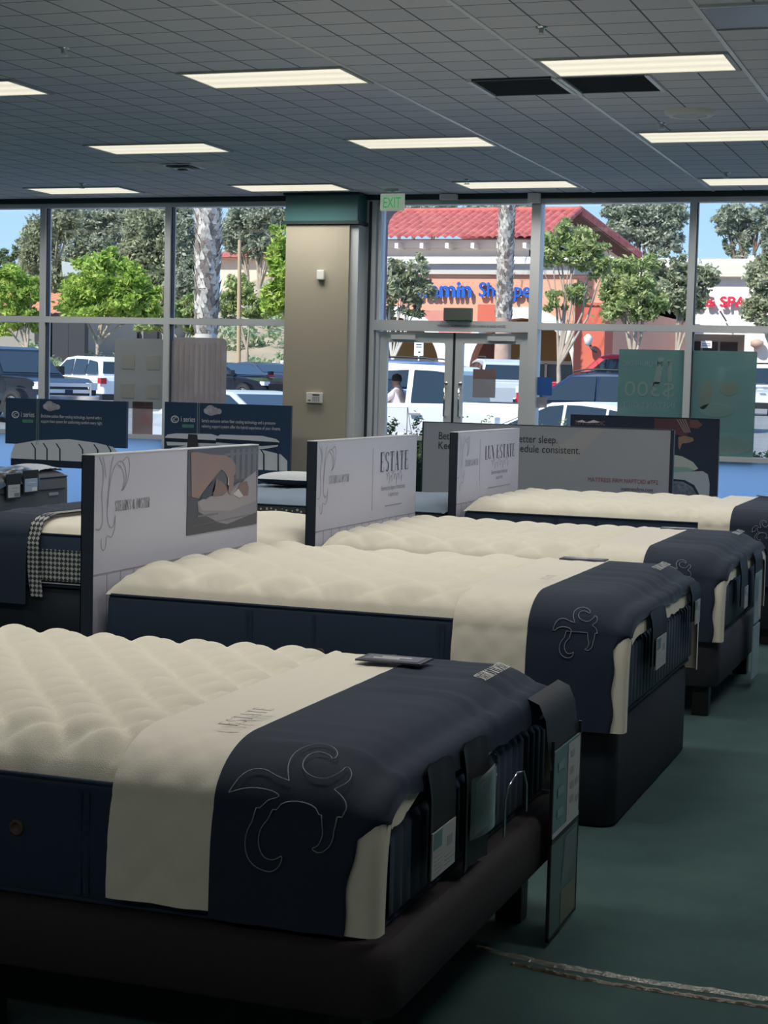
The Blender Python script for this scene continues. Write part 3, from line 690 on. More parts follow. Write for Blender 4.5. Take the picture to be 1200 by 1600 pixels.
    if creamlip:
        rr = []
        for l in (b.L - .14, b.L - .06, b.L):
            r = []
            for i, p in enumerate(last):
                q = p + inn[i] * .010; q.x = b.X(l); r.append(q)
            rr.append(r)
        for a in (30, 60, 90):
            an = math.radians(a); rr.append([last[i] + inn[i] * (.010 + .022 * (1 - cos(an))) + Vector((b.d * .036 * sin(an), 0, 0)) for i in range(N)])
        r = []
        for i in range(N):
            sd = 1 - min(1, abs(inn[i].z)); ext = .022 * sd + (.060 if creamlip == 2 else max(.0, .016 * sin(i * .25 + phs[6])) + .042 * cf(last[i])) * (1 - sd)
            r.append(last[i] + Vector((b.d * .037, 0, 0)) + inn[i] * (.040 + lipw[i] + ext))
        rr.append(r)
        MB().grid(rr, M_creamband).build('pale_lining', o)
    def drape(mb, lift=.010):
        mb.v = [(v[0], v[1], cz_(abs(v[0] - b.xh), v[1], off + .004) + lift) for v in mb.v]; return mb
    if white_text:
        h = .036
        mb = MB(); l = b.L - .06; y = b.y0 + (b.y1 - b.y0) * .70
        zz = b.top(l - .02, y, footfloor=.45) + off + .030
        serif_into(mb, white_text, (b.X(l), y - .0, zz), (0, 1, 0), (-b.d, 0, 0), h, M_silver, wide=.42, gap=.09); drape(mb, .016).build('embroidered_name', o, label='silver embroidered lettering')
    if over_text:
        s, frac, h = over_text; mb = MB(); l = lc1 - .035; y = b.y0 + frac
        zz = b.top(l, y, footfloor=.45) + off + .022
        serif_into(mb, s, (b.X(l), y, zz), (0, 1, 0), (-1, 0, 0), h, M_ink, wide=.62, gap=.2); drape(mb, .012).build('printed_name', o, label='dark printed lettering')
    if swirl_at:
        l0, z0, sc = swirl_at; mb = MB()
        for ln in swirl():
            pts = []
            for (u, v) in ln:
                l = l0 + u * sc; zz = z0 + v * sc; xx = b.X(l)
                if zz < b.zg - .03: pts.append(Vector((xx, b.y0 - off - .014 - flare(zz), zz)))
                else:
                    # wraps over the shoulder
                    s_ = zz - (b.zg - .03); y = b.y0 - off - .014 + 2.6 * s_ ** 1.7
                    pts.append(Vector((xx, y, cz_(l, y + .006) + .012)))
            flat_pts = pts
            mb.tube(flat_pts, .0015, M_greyth, 4, False)
        mb.build('stitched_scroll', o, label='thin grey stitched leaf scroll')
    return o

def placard(x, y, z, w, d, label, rot=.1, tilt=.0):
    o = thing('placard', label, 'placard', (x, y, z))
    M = Matrix.Translation((x, y, z)) @ Matrix.Rotation(rot, 4, 'Z') @ Matrix.Rotation(tilt, 4, 'Y')
    MB().box(-w / 2, w / 2, -d / 2, d / 2, 0, .005, M_ink, M).build('tray', o)
    MB().box(-w / 2 + .015, w / 2 - .015, -d / 2 + .015, d / 2 - .015, .0052, .0062, mat('placard_card', (.10, .10, .12), .3), M).build('card', o)
    mb = MB()
    for k, (a, b_) in enumerate(((-.3, .1), (-.2, .25))): mb.box(a * w, b_ * w, (-.15 + .2 * k) * d, (-.05 + .2 * k) * d, .0064, .0068, M_white, M)
    mb.build('print', o)
    return o

HX = -3.35
B1 = Bed(HX, -1.245, 3.49, 5.05, .38, .665, .085)
B2 = Bed(HX + .02, -1.25, 6.13, 7.68, .40, .725, .085)
B3 = Bed(HX, -1.25, 8.46, 10.0, .40, .70, .085)
B4 = Bed(HX + .02, -1.22, 11.05, 12.60, .40, .755, .075)
GM = 'cream quilted mattresses with navy sides'
make_base(B1, 'brown-black upholstered bed base under the nearest mattress', .22, .38, M_brown, over=.05, foot_over=.075, inset=.14)
make_base(B2, 'dark box foundation under the second nearest cream mattress', .0, .40, M_base, over=.0, foot_over=.0, legs=False)
make_base(B3, 'dark bed base on black legs under the third cream mattress, foot end only in view', .15, .40, mat('plum_base_fabric', (.035, .038, .055), .8), over=.01, foot_over=.02, inset=.09)
make_base(B4, 'bed base under the farthest cream mattress of the front row', .10, .40, M_base, legs=True)
make_mattress(B1, 'nearest cream quilted mattress with diamond puffs', .165, .215, .034, vents=((B1.L - .62 - .03 - .22, .54),), seam=(1.40, 1.42), group=GM)
make_mattress(B2, 'second cream mattress, in front of the board with the photo of sewing hands', .26, .32, .030, vents=((.93, .56), (1.23, .56)), seam=(.62, .64, .9, 1.40, 1.42), group=GM)
make_mattress(B3, 'third cream mattress from the camera, in the front row', .24, .26, .030, group=GM)
make_mattress(B4, 'farthest cream mattress of the front row, before the grey board', .26, .30, .022, group=GM)
GC = 'navy foot covers with pale band'
make_cover(B1, 'nearest navy foot cover, with dark capitals on its pale band', 1.49, 1.745, .415, .40, seed=3, over_text=('ESTATE', .17, .05), swirl_at=(1.78, .52, .32), group=GC)
make_cover(B2, 'navy foot cover on the second mattress with full pale lining at the end', 1.46, 1.745, .42, .36, seed=5, creamlip=2, over_text=('ESTATE', .40, .035), swirl_at=(1.84, .62, .19), group=GC)
make_cover(B3, 'navy foot cover on the third mattress, partly behind the second', 1.47, 1.73, .42, .38, seed=8, creamlip=2, swirl_at=(1.84, .62, .15), group=GC)
make_cover(B4, 'farthest navy foot cover, cut by the right edge of the photo', 1.56, 1.76, .42, .38, seed=11, creamlip=2, swirl_at=(1.9, .66, .13), group=GC)
placard(-1.63, 4.75, .79, .20, .12, 'small dark placard lying on the nearest mattress', .0)
placard(-1.70, 7.50, .838, .20, .10, 'thin dark placard on the second mattress', .0)
placard(-1.68, 9.80, .812, .20, .12, 'dark placard on the third mattress', .1)
placard(-1.46, 12.3, .865, .22, .10, 'dark placard tilted on the farthest cream mattress', .0, .06)

# ---- display headboards in the front row (face +X)
def headboard(x, y0, y1, z1, label, z0=0.0, th=.055):
    o = thing('headboard_sign', label, 'headboard sign', (x, (y0 + y1) / 2, 0), 'pale display headboards standing between the beds')
    MB().box(x - th + .004, x, y0, y1, z0, z1, M_board).build('panel', o)
    mb = MB().box(x - th, x + .002, y0 - .004, y0, z0, z1, M_edge).box(x - th, x - th + .004, y0 - .004, y1, z0, z1, M_edge).box(x - th, x + .0, y1, y1 + .002, z0, z1, M_edge)
    mb.build('side_edging', o, label='dark navy edging')
    MB().box(x - th, x + .002, y0 - .004, y1 + .002, z1, z1 + .004, mat('top_edge_glint', (.75, .75, .78), .3)).build('top_edging', o, label='top edging coloured pale for its window glint')  # pale colour puts the windows' reflection into the top edge
    return o
YD, ZD = (0, 1, 0), (0, 0, 1)
def wainscot(x, y0, y1, zt, o, zb=.05):
    mb = MB().box(x, x + .0015, y0, y1, zt, zt + .006, M_inkl)
    n = int((y1 - y0) / .115)
    for k in range(1, n + 1): y = y0 + k * (y1 - y0) / n; mb.box(x, x + .0012, y - .0025, y + .0025, zb, zt, mat('panel_line', (.42, .41, .47), .4))
    mb.build('printed_panelling', o)
def bigscroll(x, y0, z0, sc, o):
    mb = MB()
    lines = [[(0.05, 1.0), (.12, .93), (.14, .8), (.10, .68), (.13, .5), (.13, .38), (.06, .33), (0, .35)],
             [(.32, 1.0), (.27, .9), (.23, .7), (.21, .5), (.23, .38), (.30, .33), (.36, .38), (.37, .48), (.37, .33), (.30, .24), (.22, .28), (.2, .25), (.2, .18), (.15, .13), (.11, .17), (.11, .25)],
             [(.22, .52), (.25, .75), (.33, .9), (.44, .96), (.53, .93), (.58, .82), (.56, .72), (.47, .66), (.54, .72), (.53, .82), (.47, .90), (.4, .92)],
             [(.12, 1.0), (.17, .88), (.18, .8)], [(.5, .95), (.6, 1.0), (.65, .9), (.6, .75), (.52, .68)]]
    for ln in lines:
        p = ln
        for _ in range(2):
            q = [p[0]]
            for a, c in zip(p, p[1:]): q += [(a[0] * .75 + c[0] * .25, a[1] * .75 + c[1] * .25), (a[0] * .25 + c[0] * .75, a[1] * .25 + c[1] * .75)]
            p = q + [p[-1]]
        flat_line(mb, [(x + .0015, y0 + u * sc, z0 + v * sc) for u, v in p], .004, (1, 0, 0), M_inkl)
    mb.build('printed_scroll', o)
S1 = headboard(-3.38, 6.115, 7.735, 1.278, 'pale headboard sign with a framed photo of hands sewing a pillow')
bigscroll(-3.38, 6.13, .83, .44, S1); wainscot(-3.38, 6.115, 7.735, .795, S1)
mb = MB(); serif_into(mb, 'STEARNS & FOSTER', (-3.3785, 6.285, 1.045), YD, ZD, .042, M_ink, wide=.42, gap=.09); mb.build('printed_name', S1)
# printed photo on the board
fx = -3.377; ya, yb2, za, zb2 = 6.955, 7.725, .895, 1.276
M_ph = [mat('photo_' + n, c, .3) for n, c in (('dark', (.045, .05, .075)), ('skin', (.30, .20, .175)), ('skin2', (.22, .14, .12)), ('sleeve', (.03, .04, .06)), ('cloth', (.36, .34, .38)), ('cloth2', (.27, .26, .32)), ('grey', (.16, .16, .17)), ('room', (.09, .09, .10)), ('silver', (.6, .6, .6)))]
def PP(u, v, k): return (fx + .0006 * k, ya + (yb2 - ya) * u, za + (zb2 - za) * v)
def shp(mb, pts, m, k): mb.poly([PP(u, v, k) for u, v in pts], m)
mb = MB().box(-3.379, fx, ya, yb2, za, zb2, M_ph[0])
shp(mb, [(.0, .45), (.5, .55), (1, .6), (1, 1), (0, 1)], M_ph[7], 1)
for k in range(5): u = .58 + k * .085; shp(mb, [(u, .6), (u + .05, .6), (u + .05, .97), (u, .97)], M_ph[6], 2)
shp(mb, [(.5, .90), (1, .9), (1, .93), (.5, .93)], M_ph[6], 3)
shp(mb, [(.13, .38), (.45, .42), (.7, .55), (.98, .6), (.99, .15), (.55, .06), (.42, .1), (.15, .26)], M_ph[5], 2)
shp(mb, [(.13, .38), (.24, .42), (.45, .44), (.62, .46), (.82, .60), (.97, .68), (.98, .30), (.6, .22), (.2, .27)], M_ph[4], 3)
shp(mb, [(.03, .97), (.05, .45), (.15, .42), (.2, .48), (.32, .62), (.45, .74), (.5, .70), (.55, .62), (.60, .60), (.66, .68), (.66, .78), (.6, .86), (.5, .91), (.3, .93), (.12, .97)], M_ph[1], 4)
shp(mb, [(.16, .42), (.22, .50), (.33, .60), (.38, .63), (.36, .50), (.32, .44), (.24, .40)], M_ph[3], 5)
shp(mb, [(.38, .63), (.45, .60), (.53, .52), (.55, .46), (.46, .42), (.34, .42), (.33, .5)], M_ph[2], 5)
shp(mb, [(.55, .62), (.60, .66), (.64, .62), (.62, .50), (.58, .42), (.55, .45), (.56, .52)], M_ph[1], 6)
shp(mb, [(.68, .48), (.75, .56), (.83, .56), (.86, .48), (.85, .38), (.74, .38), (.70, .42)], M_ph[2], 5)
shp(mb, [(.62, .42), (.70, .48), (.78, .38), (.72, .36)], M_ph[8], 6)
shp(mb, [(.545, .62), (.56, .64), (.555, .54), (.54, .54)], M_ph[8], 7)
shp(mb, [(.08, .10), (.92, .13), (.92, .137), (.08, .107)], M_ph[6], 5)
mb.build('printed_photo', S1, label='framed photo print of hands sewing white cloth')
mb = MB().box(fx + .002, fx + .0026, ya + .10, ya + .32, za + .075, za + .083, M_ph[6]); mb.build('photo_caption_rule', S1)

def swash(mb, y, z, w, h, x, m):
    """looping handwritten flourish"""
    pts = []
    for i in range(90):
        t = i / 89; pts.append((x, y + w * t + .035 * h / .06 * sin(t * 44) * .3, z + h * (.45 * sin(t * 44 + 1.2) + .25 * sin(t * 17))))
    flat_line(mb, pts, .0035, (1, 0, 0), m)
def estate_board(y0, y1, title, label, ty, tw, h, l1, l2):
    o = headboard(-3.38, y0, y1, 1.276, label)
    bigscroll(-3.38, y0 + .01, .83, .42, o); wainscot(-3.38, y0, y1, .795, o)
    x = -3.3785; mb = MB(); serif_into(mb, 'STEARNS & FOSTER', (x, y0 + .18, 1.045), YD, ZD, .042, M_inkg, wide=.42, gap=.08); mb.build('printed_name', o)
    mb = MB(); wd = serif_width(title, .6, .14); serif_into(mb, title, (x, y0 + ty, 1.075), YD, ZD, h, M_ink, wide=.6 * tw / (wd * h), gap=.14 * tw / (wd * h)); mb.build('printed_title', o)
    mb = MB(); swash(mb, y0 + ty + tw * .2, 1.035, tw * .6, .055, x, M_inkg); mb.build('printed_flourish', o)
    mb = MB(); text_into(mb, l1, (x, y0 + ty + tw / 2 - .01, .965), YD, ZD, .04, M_inkg, xs=.62, align='CENTER'); text_into(mb, l2, (x, y0 + ty + tw / 2 - .01, .925), YD, ZD, .04, M_inkg, xs=.62, align='CENTER')
    mb.box(x, x + .0006, y0 + ty + .1, y0 + ty + tw - .1, .868, .874, M_inkl); mb.box(x - .0004, x + .0004, y0 + ty - .13, y0 + ty - .127, .86, 1.22, M_inkl)
    mb.build('printed_tagline', o)
    return o
estate_board(8.505, 10.17, 'ESTATE', 'pale headboard sign with one large word, middle one of the three pale signs', 1.00, .50, .115, 'Experience the elegance of timeless beauty', 'in superior luxury')
estate_board(11.03, 12.6, 'LUX ESTATE', 'pale headboard sign with two large words, farthest of the three pale signs', .66, .78, .095, 'Experience the elegance of timeless beauty', 'in superior luxury')

# ---- sign facing the camera: Better sleep
def front_board(x0, x1, y, z0, z1, label, m, th=.05, left_edge=True, right=False, name='headboard_sign', edge=None, group=None, tilt=0.):
    o = thing(name, label, 'headboard sign', ((x0 + x1) / 2, y, 0), group, 0)
    MB().box(x0, x1, y, y + th, z0, z1, m).build('panel', o)
    mb = MB().box(x0 - .012, x0, y - .002, y + th, z0, z1, edge or M_edge).box(x1, x1 + (.028 if right else .01), y - .002, y + th, z0, z1, edge or M_edge)
    mb.box(x0 - .012, x1 + .01, y - .002, y + th, z1, z1 + .006, edge or M_alu); mb.build('side_edging', o)
    return o
M_gb = mat('grey_board', (.45, .48, .56), .35)
o = front_board(-4.53, -2.46, 13.8, .0, 1.272, 'grey headboard sign about better sleep, facing the camera', M_gb, right=True, edge=M_edge)
MB().poly([(-3.16, 13.7985, 1.27), (-2.99, 13.7985, 1.27), (-3.24, 13.7985, .99), (-3.46, 13.7985, 1.05), (-3.3, 13.7985, 1.16)], mat('grey_board_light', (.50, .51, .54), .35)).build('printed_wedge', o)
mb = MB(); text_into(mb, 'Better days start with better sleep.', (-4.40, 13.797, 1.135), (1, 0, 0), ZD, .088, M_ink, fitw=1.02); mb.build('printed_line', o)
mb = MB(); text_into(mb, 'Keep your bedtime schedule consistent.', (-4.40, 13.797, 1.055), (1, 0, 0), ZD, .088, M_ink, fitw=1.21); mb.build('printed_line', o)
mb = MB(); text_into(mb, 'MATTRESS FIRM NAPTOID #TF2', (-3.12, 13.797, .838), (1, 0, 0), ZD, .048, mat('ink_red', (.30, .08, .11), .5), fitw=.575); mb.build('printed_red_line', o)
mb = MB(); text_into(mb, 'mattressfirm.com', (-2.845, 13.797, .775), (1, 0, 0), ZD, .046, M_ink, xs=.80); mb.build('printed_web_address', o)

# ---- dark sign by the window
M_db = mat('dark_board', (.03, .04, .07), .22)
o = front_board(-3.86, -2.46, 16.3, .0, 1.33, 'dark headboard sign with printed person and pillow behind the grey board', M_db, edge=M_edge)
fy = 16.297; bx = -2.46
def q16(px, py): p = at(px, py, 16.3); return (p.x, p.z)
def fsh(mb, pts, m, k): mb.poly([(q16(*p)[0], fy - .0008 * k, q16(*p)[1]) for p in pts][::-1], m)
M_mar = mat('maroon_knit', (.11, .045, .06), .5); M_sk = mat('print_skin', (.30, .19, .15), .4); M_sk2 = mat('print_skin_dark', (.17, .09, .075), .4)
mb = MB(); fsh(mb, [(1023, 654), (1080, 654), (1078, 670), (1073, 683), (1060, 680), (1022, 670)], M_mar, 1)
fsh(mb, [(1078, 656), (1090, 656), (1098, 664), (1090, 670), (1078, 668)], M_sk2, 2)
fsh(mb, [(1060, 683), (1070, 681), (1083, 684), (1084, 689), (1076, 692), (1066, 693), (1062, 703), (1060, 698)], M_sk, 2)
for k in range(4): fsh(mb, [(1057 + k * 4, 655), (1059 + k * 4, 655), (1071 + k * 3, 676), (1069 + k * 3, 676)], mat('knit_stripe', (.3, .24, .25), .5), 3)
mb.build('printed_person', o, label='print of an arm in maroon striped knit')
mb = MB(); fsh(mb, [(1050, 710), (1066, 713), (1083, 722), (1091, 732), (1086, 735), (1050, 737)], mat('print_pillow', (.50, .54, .52), .5), 1)
fsh(mb, [(1050, 729), (1075, 730), (1086, 735), (1078, 737), (1050, 738)], mat('print_pillow_green', (.25, .42, .38), .5), 2); mb.build('printed_pillow', o)
mb = MB(); fsh(mb, [(1050, 738), (1098, 736), (1106, 741), (1109, 756), (1107, 800), (1050, 800)], mat('print_mattress', (.42, .50, .58), .5), 1)
fsh(mb, [(1050, 748), (1070, 750), (1085, 758), (1094, 775), (1096, 800), (1050, 800)], M_db, 2)
fsh(mb, [(1050, 751), (1068, 753), (1082, 761), (1091, 777), (1093, 800), (1050, 800)], mat('print_pattern', (.14, .17, .24), .5, var=.5, vscale=30), 3); mb.build('printed_mattress', o)
mb = MB(); text_into(mb, 'TEMPUR-PEDIC', (q16(898, 663)[0], fy, q16(898, 663)[1]), (1, 0, 0), ZD, .055, M_sk, xs=.8)
fsh(mb, [(900, 659), (910, 656), (916, 660), (928, 656), (938, 660), (920, 661)], M_white, 1); mb.build('printed_name', o)

# ---- the two navy boards by the left windows
def navy_board(x0, x1, z0, z1, y, label, words, full):
    o = thing('headboard_sign', label, 'headboard sign', ((x0 + x1) / 2, y, 0), 'navy display boards by the windows')
    m = mat('navy_board', (.035, .075, .145), .3)
    if full: MB().box(x0, x1, y, y + .04, .0, z1, m).build('panel', o)
    else:
        MB().box(x0, x1, y, y + .04, z0, z1, m).build('panel', o)
        mb = MB().box(x0 + .3, x0 + .36, y + .04, y + .08, 0, z1 - .1, M_leg).box(x1 - .36, x1 - .3, y + .04, y + .08, 0, z1 - .1, M_leg); mb.build('stand', o)
    wd = x1 - x0
    MB().box(x0 + wd * .262, x0 + wd * .268, y - .002, y, z0 + .0, z1, mat('board_rule', (.25, .32, .32), .4)).box(x0 + wd * .278, x0 + wd * .282, y - .002, y, z0, z1, mat('board_rule', (.25, .32, .32), .4)).build('printed_rule', o)
    mb = MB()
    for (cx, cz, r) in ((.37, .87, .045), (.345, .835, .035), (.405, .835, .04), (.375, .82, .045), (.435, .83, .03)):
        for kk in range(1): mb.poly([(x0 + wd * cx + r * cos(t) * 1.25, y - .002 - .0008 * (r * 40 + cx * 10), z1 - .50 * (1 - cz) - .0 + r * sin(t)) for t in [2 * PI * i / 16 for i in range(16)]], mat('print_cloud', (.5, .48, .56), .5, var=.35, vscale=14))
    mb.build('printed_cloud', o)
    mb = MB(); cx, cz = x0 + wd * .085, z1 - .185
    for i in range(24):
        a, b = 2 * PI * i / 24, 2 * PI * (i + 1) / 24
        mb.poly([(cx + .048 * cos(a), y - .003, cz + .04 * sin(a)), (cx + .048 * cos(b), y - .003, cz + .04 * sin(b)), (cx + .038 * cos(b), y - .003, cz + .03 * sin(b)), (cx + .038 * cos(a), y - .003, cz + .03 * sin(a))], M_inkb)
    mb.build('printed_logo', o); mb = MB(); text_into(mb, 'iC', (cx - .03, y - .003, cz - .022), (1, 0, 0), ZD, .06, M_inkb)
    mb.build('printed_logo', o); mb = MB(); text_into(mb, 'i series', (cx + .07, y - .003, cz - .022), (1, 0, 0), ZD, .085, M_inkb, xs=.72)
    mb.build('printed_logo', o)
    mb = MB().box(cx + .09, cx + .225, y - .003, y - .002, cz - .085, cz - .052, mat('print_green', (.16, .42, .30), .5))
    text_into(mb, 'HYBRID', (cx + .10, y - .0035, cz - .082), (1, 0, 0), ZD, .035, m); mb.build('printed_green_label', o)
    mb = MB()
    for k, s in enumerate(words): text_into(mb, s, (x0 + wd * .30, y - .003, z1 - .205 - k * .058), (1, 0, 0), ZD, .05, M_inkb, xs=.66)
    mb.build('printed_text', o)
    return o
M_inkb = mat('ink_pale_blue', (.8, .84, .92), .5)
NB1 = navy_board(-10.50, -8.98, .80, 1.312, 16.95, 'navy display board by the left edge, striped mattress print below its text', ('Exclusive carbon fiber cooling technology, layered with a', 'support foam system for conforming comfort every night.'), False)
NB2 = navy_board(-8.52, -7.04, .5, 1.322, 16.95, 'navy display board beside the tan column with printed pillows and mattress', ("Serta's exclusive carbon fiber cooling technology and a pressure-", 'relieving support system offer the hybrid experience of your dreams.'), True)
NY = 16.945
def ncut(o, y, pts_px, name, m, k, yy=16.95, label=None, th=.0):
    mb = MB()
    for pts, mm in zip(pts_px, m):
        mb.prism([(at(px, py, yy).x, y - .001 * k, at(px, py, yy).z) for px, py in pts], (0, -.001, 0), mm); k += 1.2
    return mb.build(name, o, label=label)
M_pm = mat('print_mattress_white', (.78, .82, .90), .5); M_pn = mat('print_navy', (.02, .035, .075), .4)
def striped(o, x0, x1, yt0, yt1, yb0, yb1, name='printed_mattress'):
    P = [[(x0, yb0 - 6), (x0 + 6, yt0 + 8), (x0 + 40, yt0 + 2), (x0 + 90, yt0), ((x1) - 35, yt1), (x1 - 10, yt1 + 6), (x1, yt1 + 16), (x1, yb1), (x0, yb0)]]
    ms = [M_pm]
    for f in (.22, .33, .45, .66, .80, .92):
        x = x0 + (x1 - x0) * f; P.append([(x - 6, yt0 + 5 + f * 4), (x - 4, yt0 + 5 + f * 4), (x + 2, yt0 + 14 + f * 4), (x + 2, yb0 + (yb1 - yb0) * f), (x, yb0 + (yb1 - yb0) * f), (x, yt0 + 14 + f * 4)]); ms.append(M_pn)
    return ncut(o, 16.95, P, name, ms, 1)
striped(NB1, 17, 186, 686, 692, 716, 724)
ncut(NB1, 16.95, [[(17, 716), (186, 724), (186, 735), (17, 727)]], 'printed_mattress_base', [M_pn], 1)
striped(NB2, 262, 449, 692, 704, 728, 736)
ncut(NB2, 16.95, [[(258, 683), (262, 679), (275, 677), (330, 678), (340, 681), (338, 696), (262, 696)], [(258, 684), (338, 688), (338, 693), (260, 690)]], 'printed_pillow', [M_pm, M_pn], 5)
ncut(NB2, 16.95, [[(338, 683), (345, 679), (410, 681), (432, 686), (437, 690), (434, 698), (410, 702), (338, 698)], [(338, 685), (436, 691), (436, 695), (410, 697), (338, 691)]], 'printed_pillow', [M_pm, M_pn], 8)
ncut(NB2, 16.95, [[(295, 678), (309, 679), (311, 700), (293, 700)]], 'printed_strap', [M_ink], 13)

# ------------------------------------------------------------------ tags and displays hanging on the foot ends
def strap(x, y0, y1, z0, z1, name='hang_strap', th=.006):
    """cloth strap hanging down the end face, thicker at its top bend"""
    rows = []
    for k in range(9):
        t = k / 8; z = z1 - (z1 - z0) * t; dx = .012 * sin(min(1, t * 3) * PI / 2)
        rows.append([(x + dx + .004 * cos(3 * u), y0 + (y1 - y0) * (u / 4), z + .004 * sin(u)) for u in range(5)])
    mb = MB().grid(rows, M_black); mb.grid([[(a - th, b, c) for a, b, c in r] for r in rows], M_black); return mb
def tag(label, x, y0, y1, z0, z1, zs, sy=None, layout=0, cols=None):
    o = thing('hang_tag', label, 'tag', (x, (y0 + y1) / 2, z0), 'cards on straps at the bed ends')
    sy = sy or (y0, y1)
    strap(x, sy[0], sy[1], z0 + .01, zs).build('strap', o)
    MB().box(x + .015, x + .018, y0, y1, z0, z1, M_card).build('card', o)
    c = cols or (M_teal, M_ink)
    mb = MB(); w_, h = y1 - y0, z1 - z0
    mb.box(x + .018, x + .0186, y0 + w_ * .04, y0 + w_ * .40, z0 + h * .62, z0 + h * .98, c[0])
    for k in range(5): mb.box(x + .018, x + .0186, y0 + w_ * .08, y0 + w_ * .42, z0 + h * (.10 + .09 * k), z0 + h * (.12 + .09 * k), M_inkl)
    mb.box(x + .018, x + .0186, y0 + w_ * .62, y0 + w_ * .85, z0 + h * .5, z0 + h * .72, M_inkl)
    for k in range(3): mb.box(x + .018, x + .0186, y0 + w_ * .55, y0 + w_ * .9, z0 + h * (.12 + .09 * k), z0 + h * (.14 + .09 * k), M_inkl)
    mb.build('print', o)
    return o
FX = -1.198
tag('card on a black strap nearest the camera at the foot of the nearest bed', FX, 3.745, 3.925, .455, .565, .715, sy=(3.735, 3.93))
# strap with clear pocket
o = thing('pocket_holder', 'black strap with a clear plastic pocket at the foot of the nearest bed', 'holder', (FX, 4.15, .42), )
strap(FX, 4.02, 4.22, .40, .71).build('strap', o)
M_clear = glass_mat('clear_plastic', (.62, .70, .72), .5, .08)
rows = [[(FX + .018 + .03 * sin(PI * u / 6), 4.05 + .21 * u / 6, .475 + .155 * t / 4 + .004 * u) for u in range(7)] for t in range(5)]
MB().grid(rows, M_clear).build('clear_pocket', o)
mb = MB().box(FX + .019, FX + .021, 4.08, 4.20, .48, .60, mat('leaflet', (.14, .19, .2), .4)); rows = [[(FX + .024 + .02 * sin(PI * u / 6), 4.07 + .16 * u / 6, .60 + .018 * t + .03 * sin(PI * u / 7)) for u in range(7)] for t in range(2)]
mb.grid(rows, M_card).build('leaflet', o)
# cable arc
mb = MB().tube([(FX + .01, 4.40, .40), (FX + .012, 4.395, .50), (FX + .016, 4.41, .535), (FX + .022, 4.47, .56), (FX + .022, 4.54, .55), (FX + .016, 4.60, .50), (FX + .012, 4.62, .42)], .0035, M_chrome, 6)
mb.build('cable_loop', label='thin silver cable loop on the end of the nearest mattress', cat='cable')
# two-panel brochure display
o = thing('info_display', 'hanging two-panel card display at the far corner of the nearest bed', 'card display', (FX + .06, 4.9, .03))
rows = [[(FX + dx, y, z) for y in (4.70, 4.80, 4.92, 5.06)] for dx, z in ((-.015, .72), (.02, .705), (.04, .66), (.052, .56), (.058, .52))]
MB().grid(rows, M_black).build('strap', o)
x = FX + .06
def dbl(z0, z1, lean, y0=4.735, y1=5.06):
    def P(u, v, k=0): return (x + k * .001 + lean * (1 - v), y0 + (y1 - y0) * u, z0 + (z1 - z0) * v)
    return P
P = dbl(.315, .565, .0)
mb = MB().prism([P(0, 0), P(1, 0), P(1, 1), P(0, 1)], (-.006, 0, 0), M_teal); mb.build('upper_panel', o)
mb = MB().poly([P(.52, .02, 1), P(.98, .02, 1), P(.98, .98, 1), P(.52, .98, 1)], M_card).poly([P(0, 0, 1.2), P(1, 0, 1.2), P(1, .06, 1.2), P(0, .06, 1.2)], M_card)
for (u, v) in ((.62, .8), (.6, .6), (.62, .42), (.82, .42), (.62, .25), (.82, .2)): mb.poly([P(u, v, 2), P(u + .14, v, 2), P(u + .14, v + .08, 2), P(u, v + .08, 2)], M_inkl)
for (u, v) in ((.15, .75), (.15, .45), (.15, .2)): mb.poly([P(u, v, 2), P(u + .22, v, 2), P(u + .22, v + .10, 2), P(u, v + .10, 2)], mat('teal_light', (.22, .34, .37), .4))
mb.build('upper_print', o)
P = dbl(.03, .30, .0)
MB().prism([P(0, 0), P(1, 0), P(1, 1), P(0, 1)], (-.006, 0, 0), mat('teal_dark', (.075, .12, .13), .3)).build('lower_panel', o)
mb = MB().poly([P(.4, .0, 1), P(.95, .02, 1), P(.95, .38, 1), P(.4, .38, 1)], mat('tan_print', (.17, .17, .13), .4))
mb.poly([P(.4, .45, 1), P(.6, .45, 1), P(.95, .7, 1), P(.95, .95, 1), P(.5, .95, 1)], mat('teal_mid', (.13, .19, .2), .4)); mb.build('lower_print', o)
mb = MB().box(x - .008, x + .001, 4.725, 4.735, .02, .60, M_black).box(x - .008, x + .001, 5.06, 5.068, .02, .60, M_black).box(x - .008, x + .001, 4.725, 5.068, .30, .318, M_black).box(x - .008, x + .001, 4.725, 5.068, .02, .03, M_black)
mb.build('display_frame', o)
# second bed
tag('card on a strap at the foot of the second bed', -1.198, 6.50, 6.70, .535, .655, .76, sy=(6.42, 6.72))
o = tag('pale card near the far corner of the second bed end', -1.198, 7.38, 7.50, .60, .70, .77, sy=(7.30, 7.54))
# third bed
tag('thin pale blue card on the first strap of the third bed', -1.198, 8.93, 9.05, .49, .60, .74, sy=(8.80, 9.05))
o = thing('info_display', 'tall pale blue card display on the third bed by the right edge', 'card display', (-1.2, 9.5, .05))
strap(-1.198, 9.32, 9.62, .60, .74).build('strap', o)
mb = MB().box(-1.185, -1.18, 9.34, 9.60, .36, .63, mat('pale_blue_card', (.30, .42, .48), .4)).box(-1.187, -1.181, 9.34, 9.60, .06, .34, mat('pale_blue_card', (.30, .42, .48), .4)); mb.build('card', o)
mb = MB().box(-1.1798, -1.179, 9.36, 9.45, .48, .61, M_teal).box(-1.1798, -1.179, 9.48, 9.58, .38, .58, M_card); mb.build('print', o)

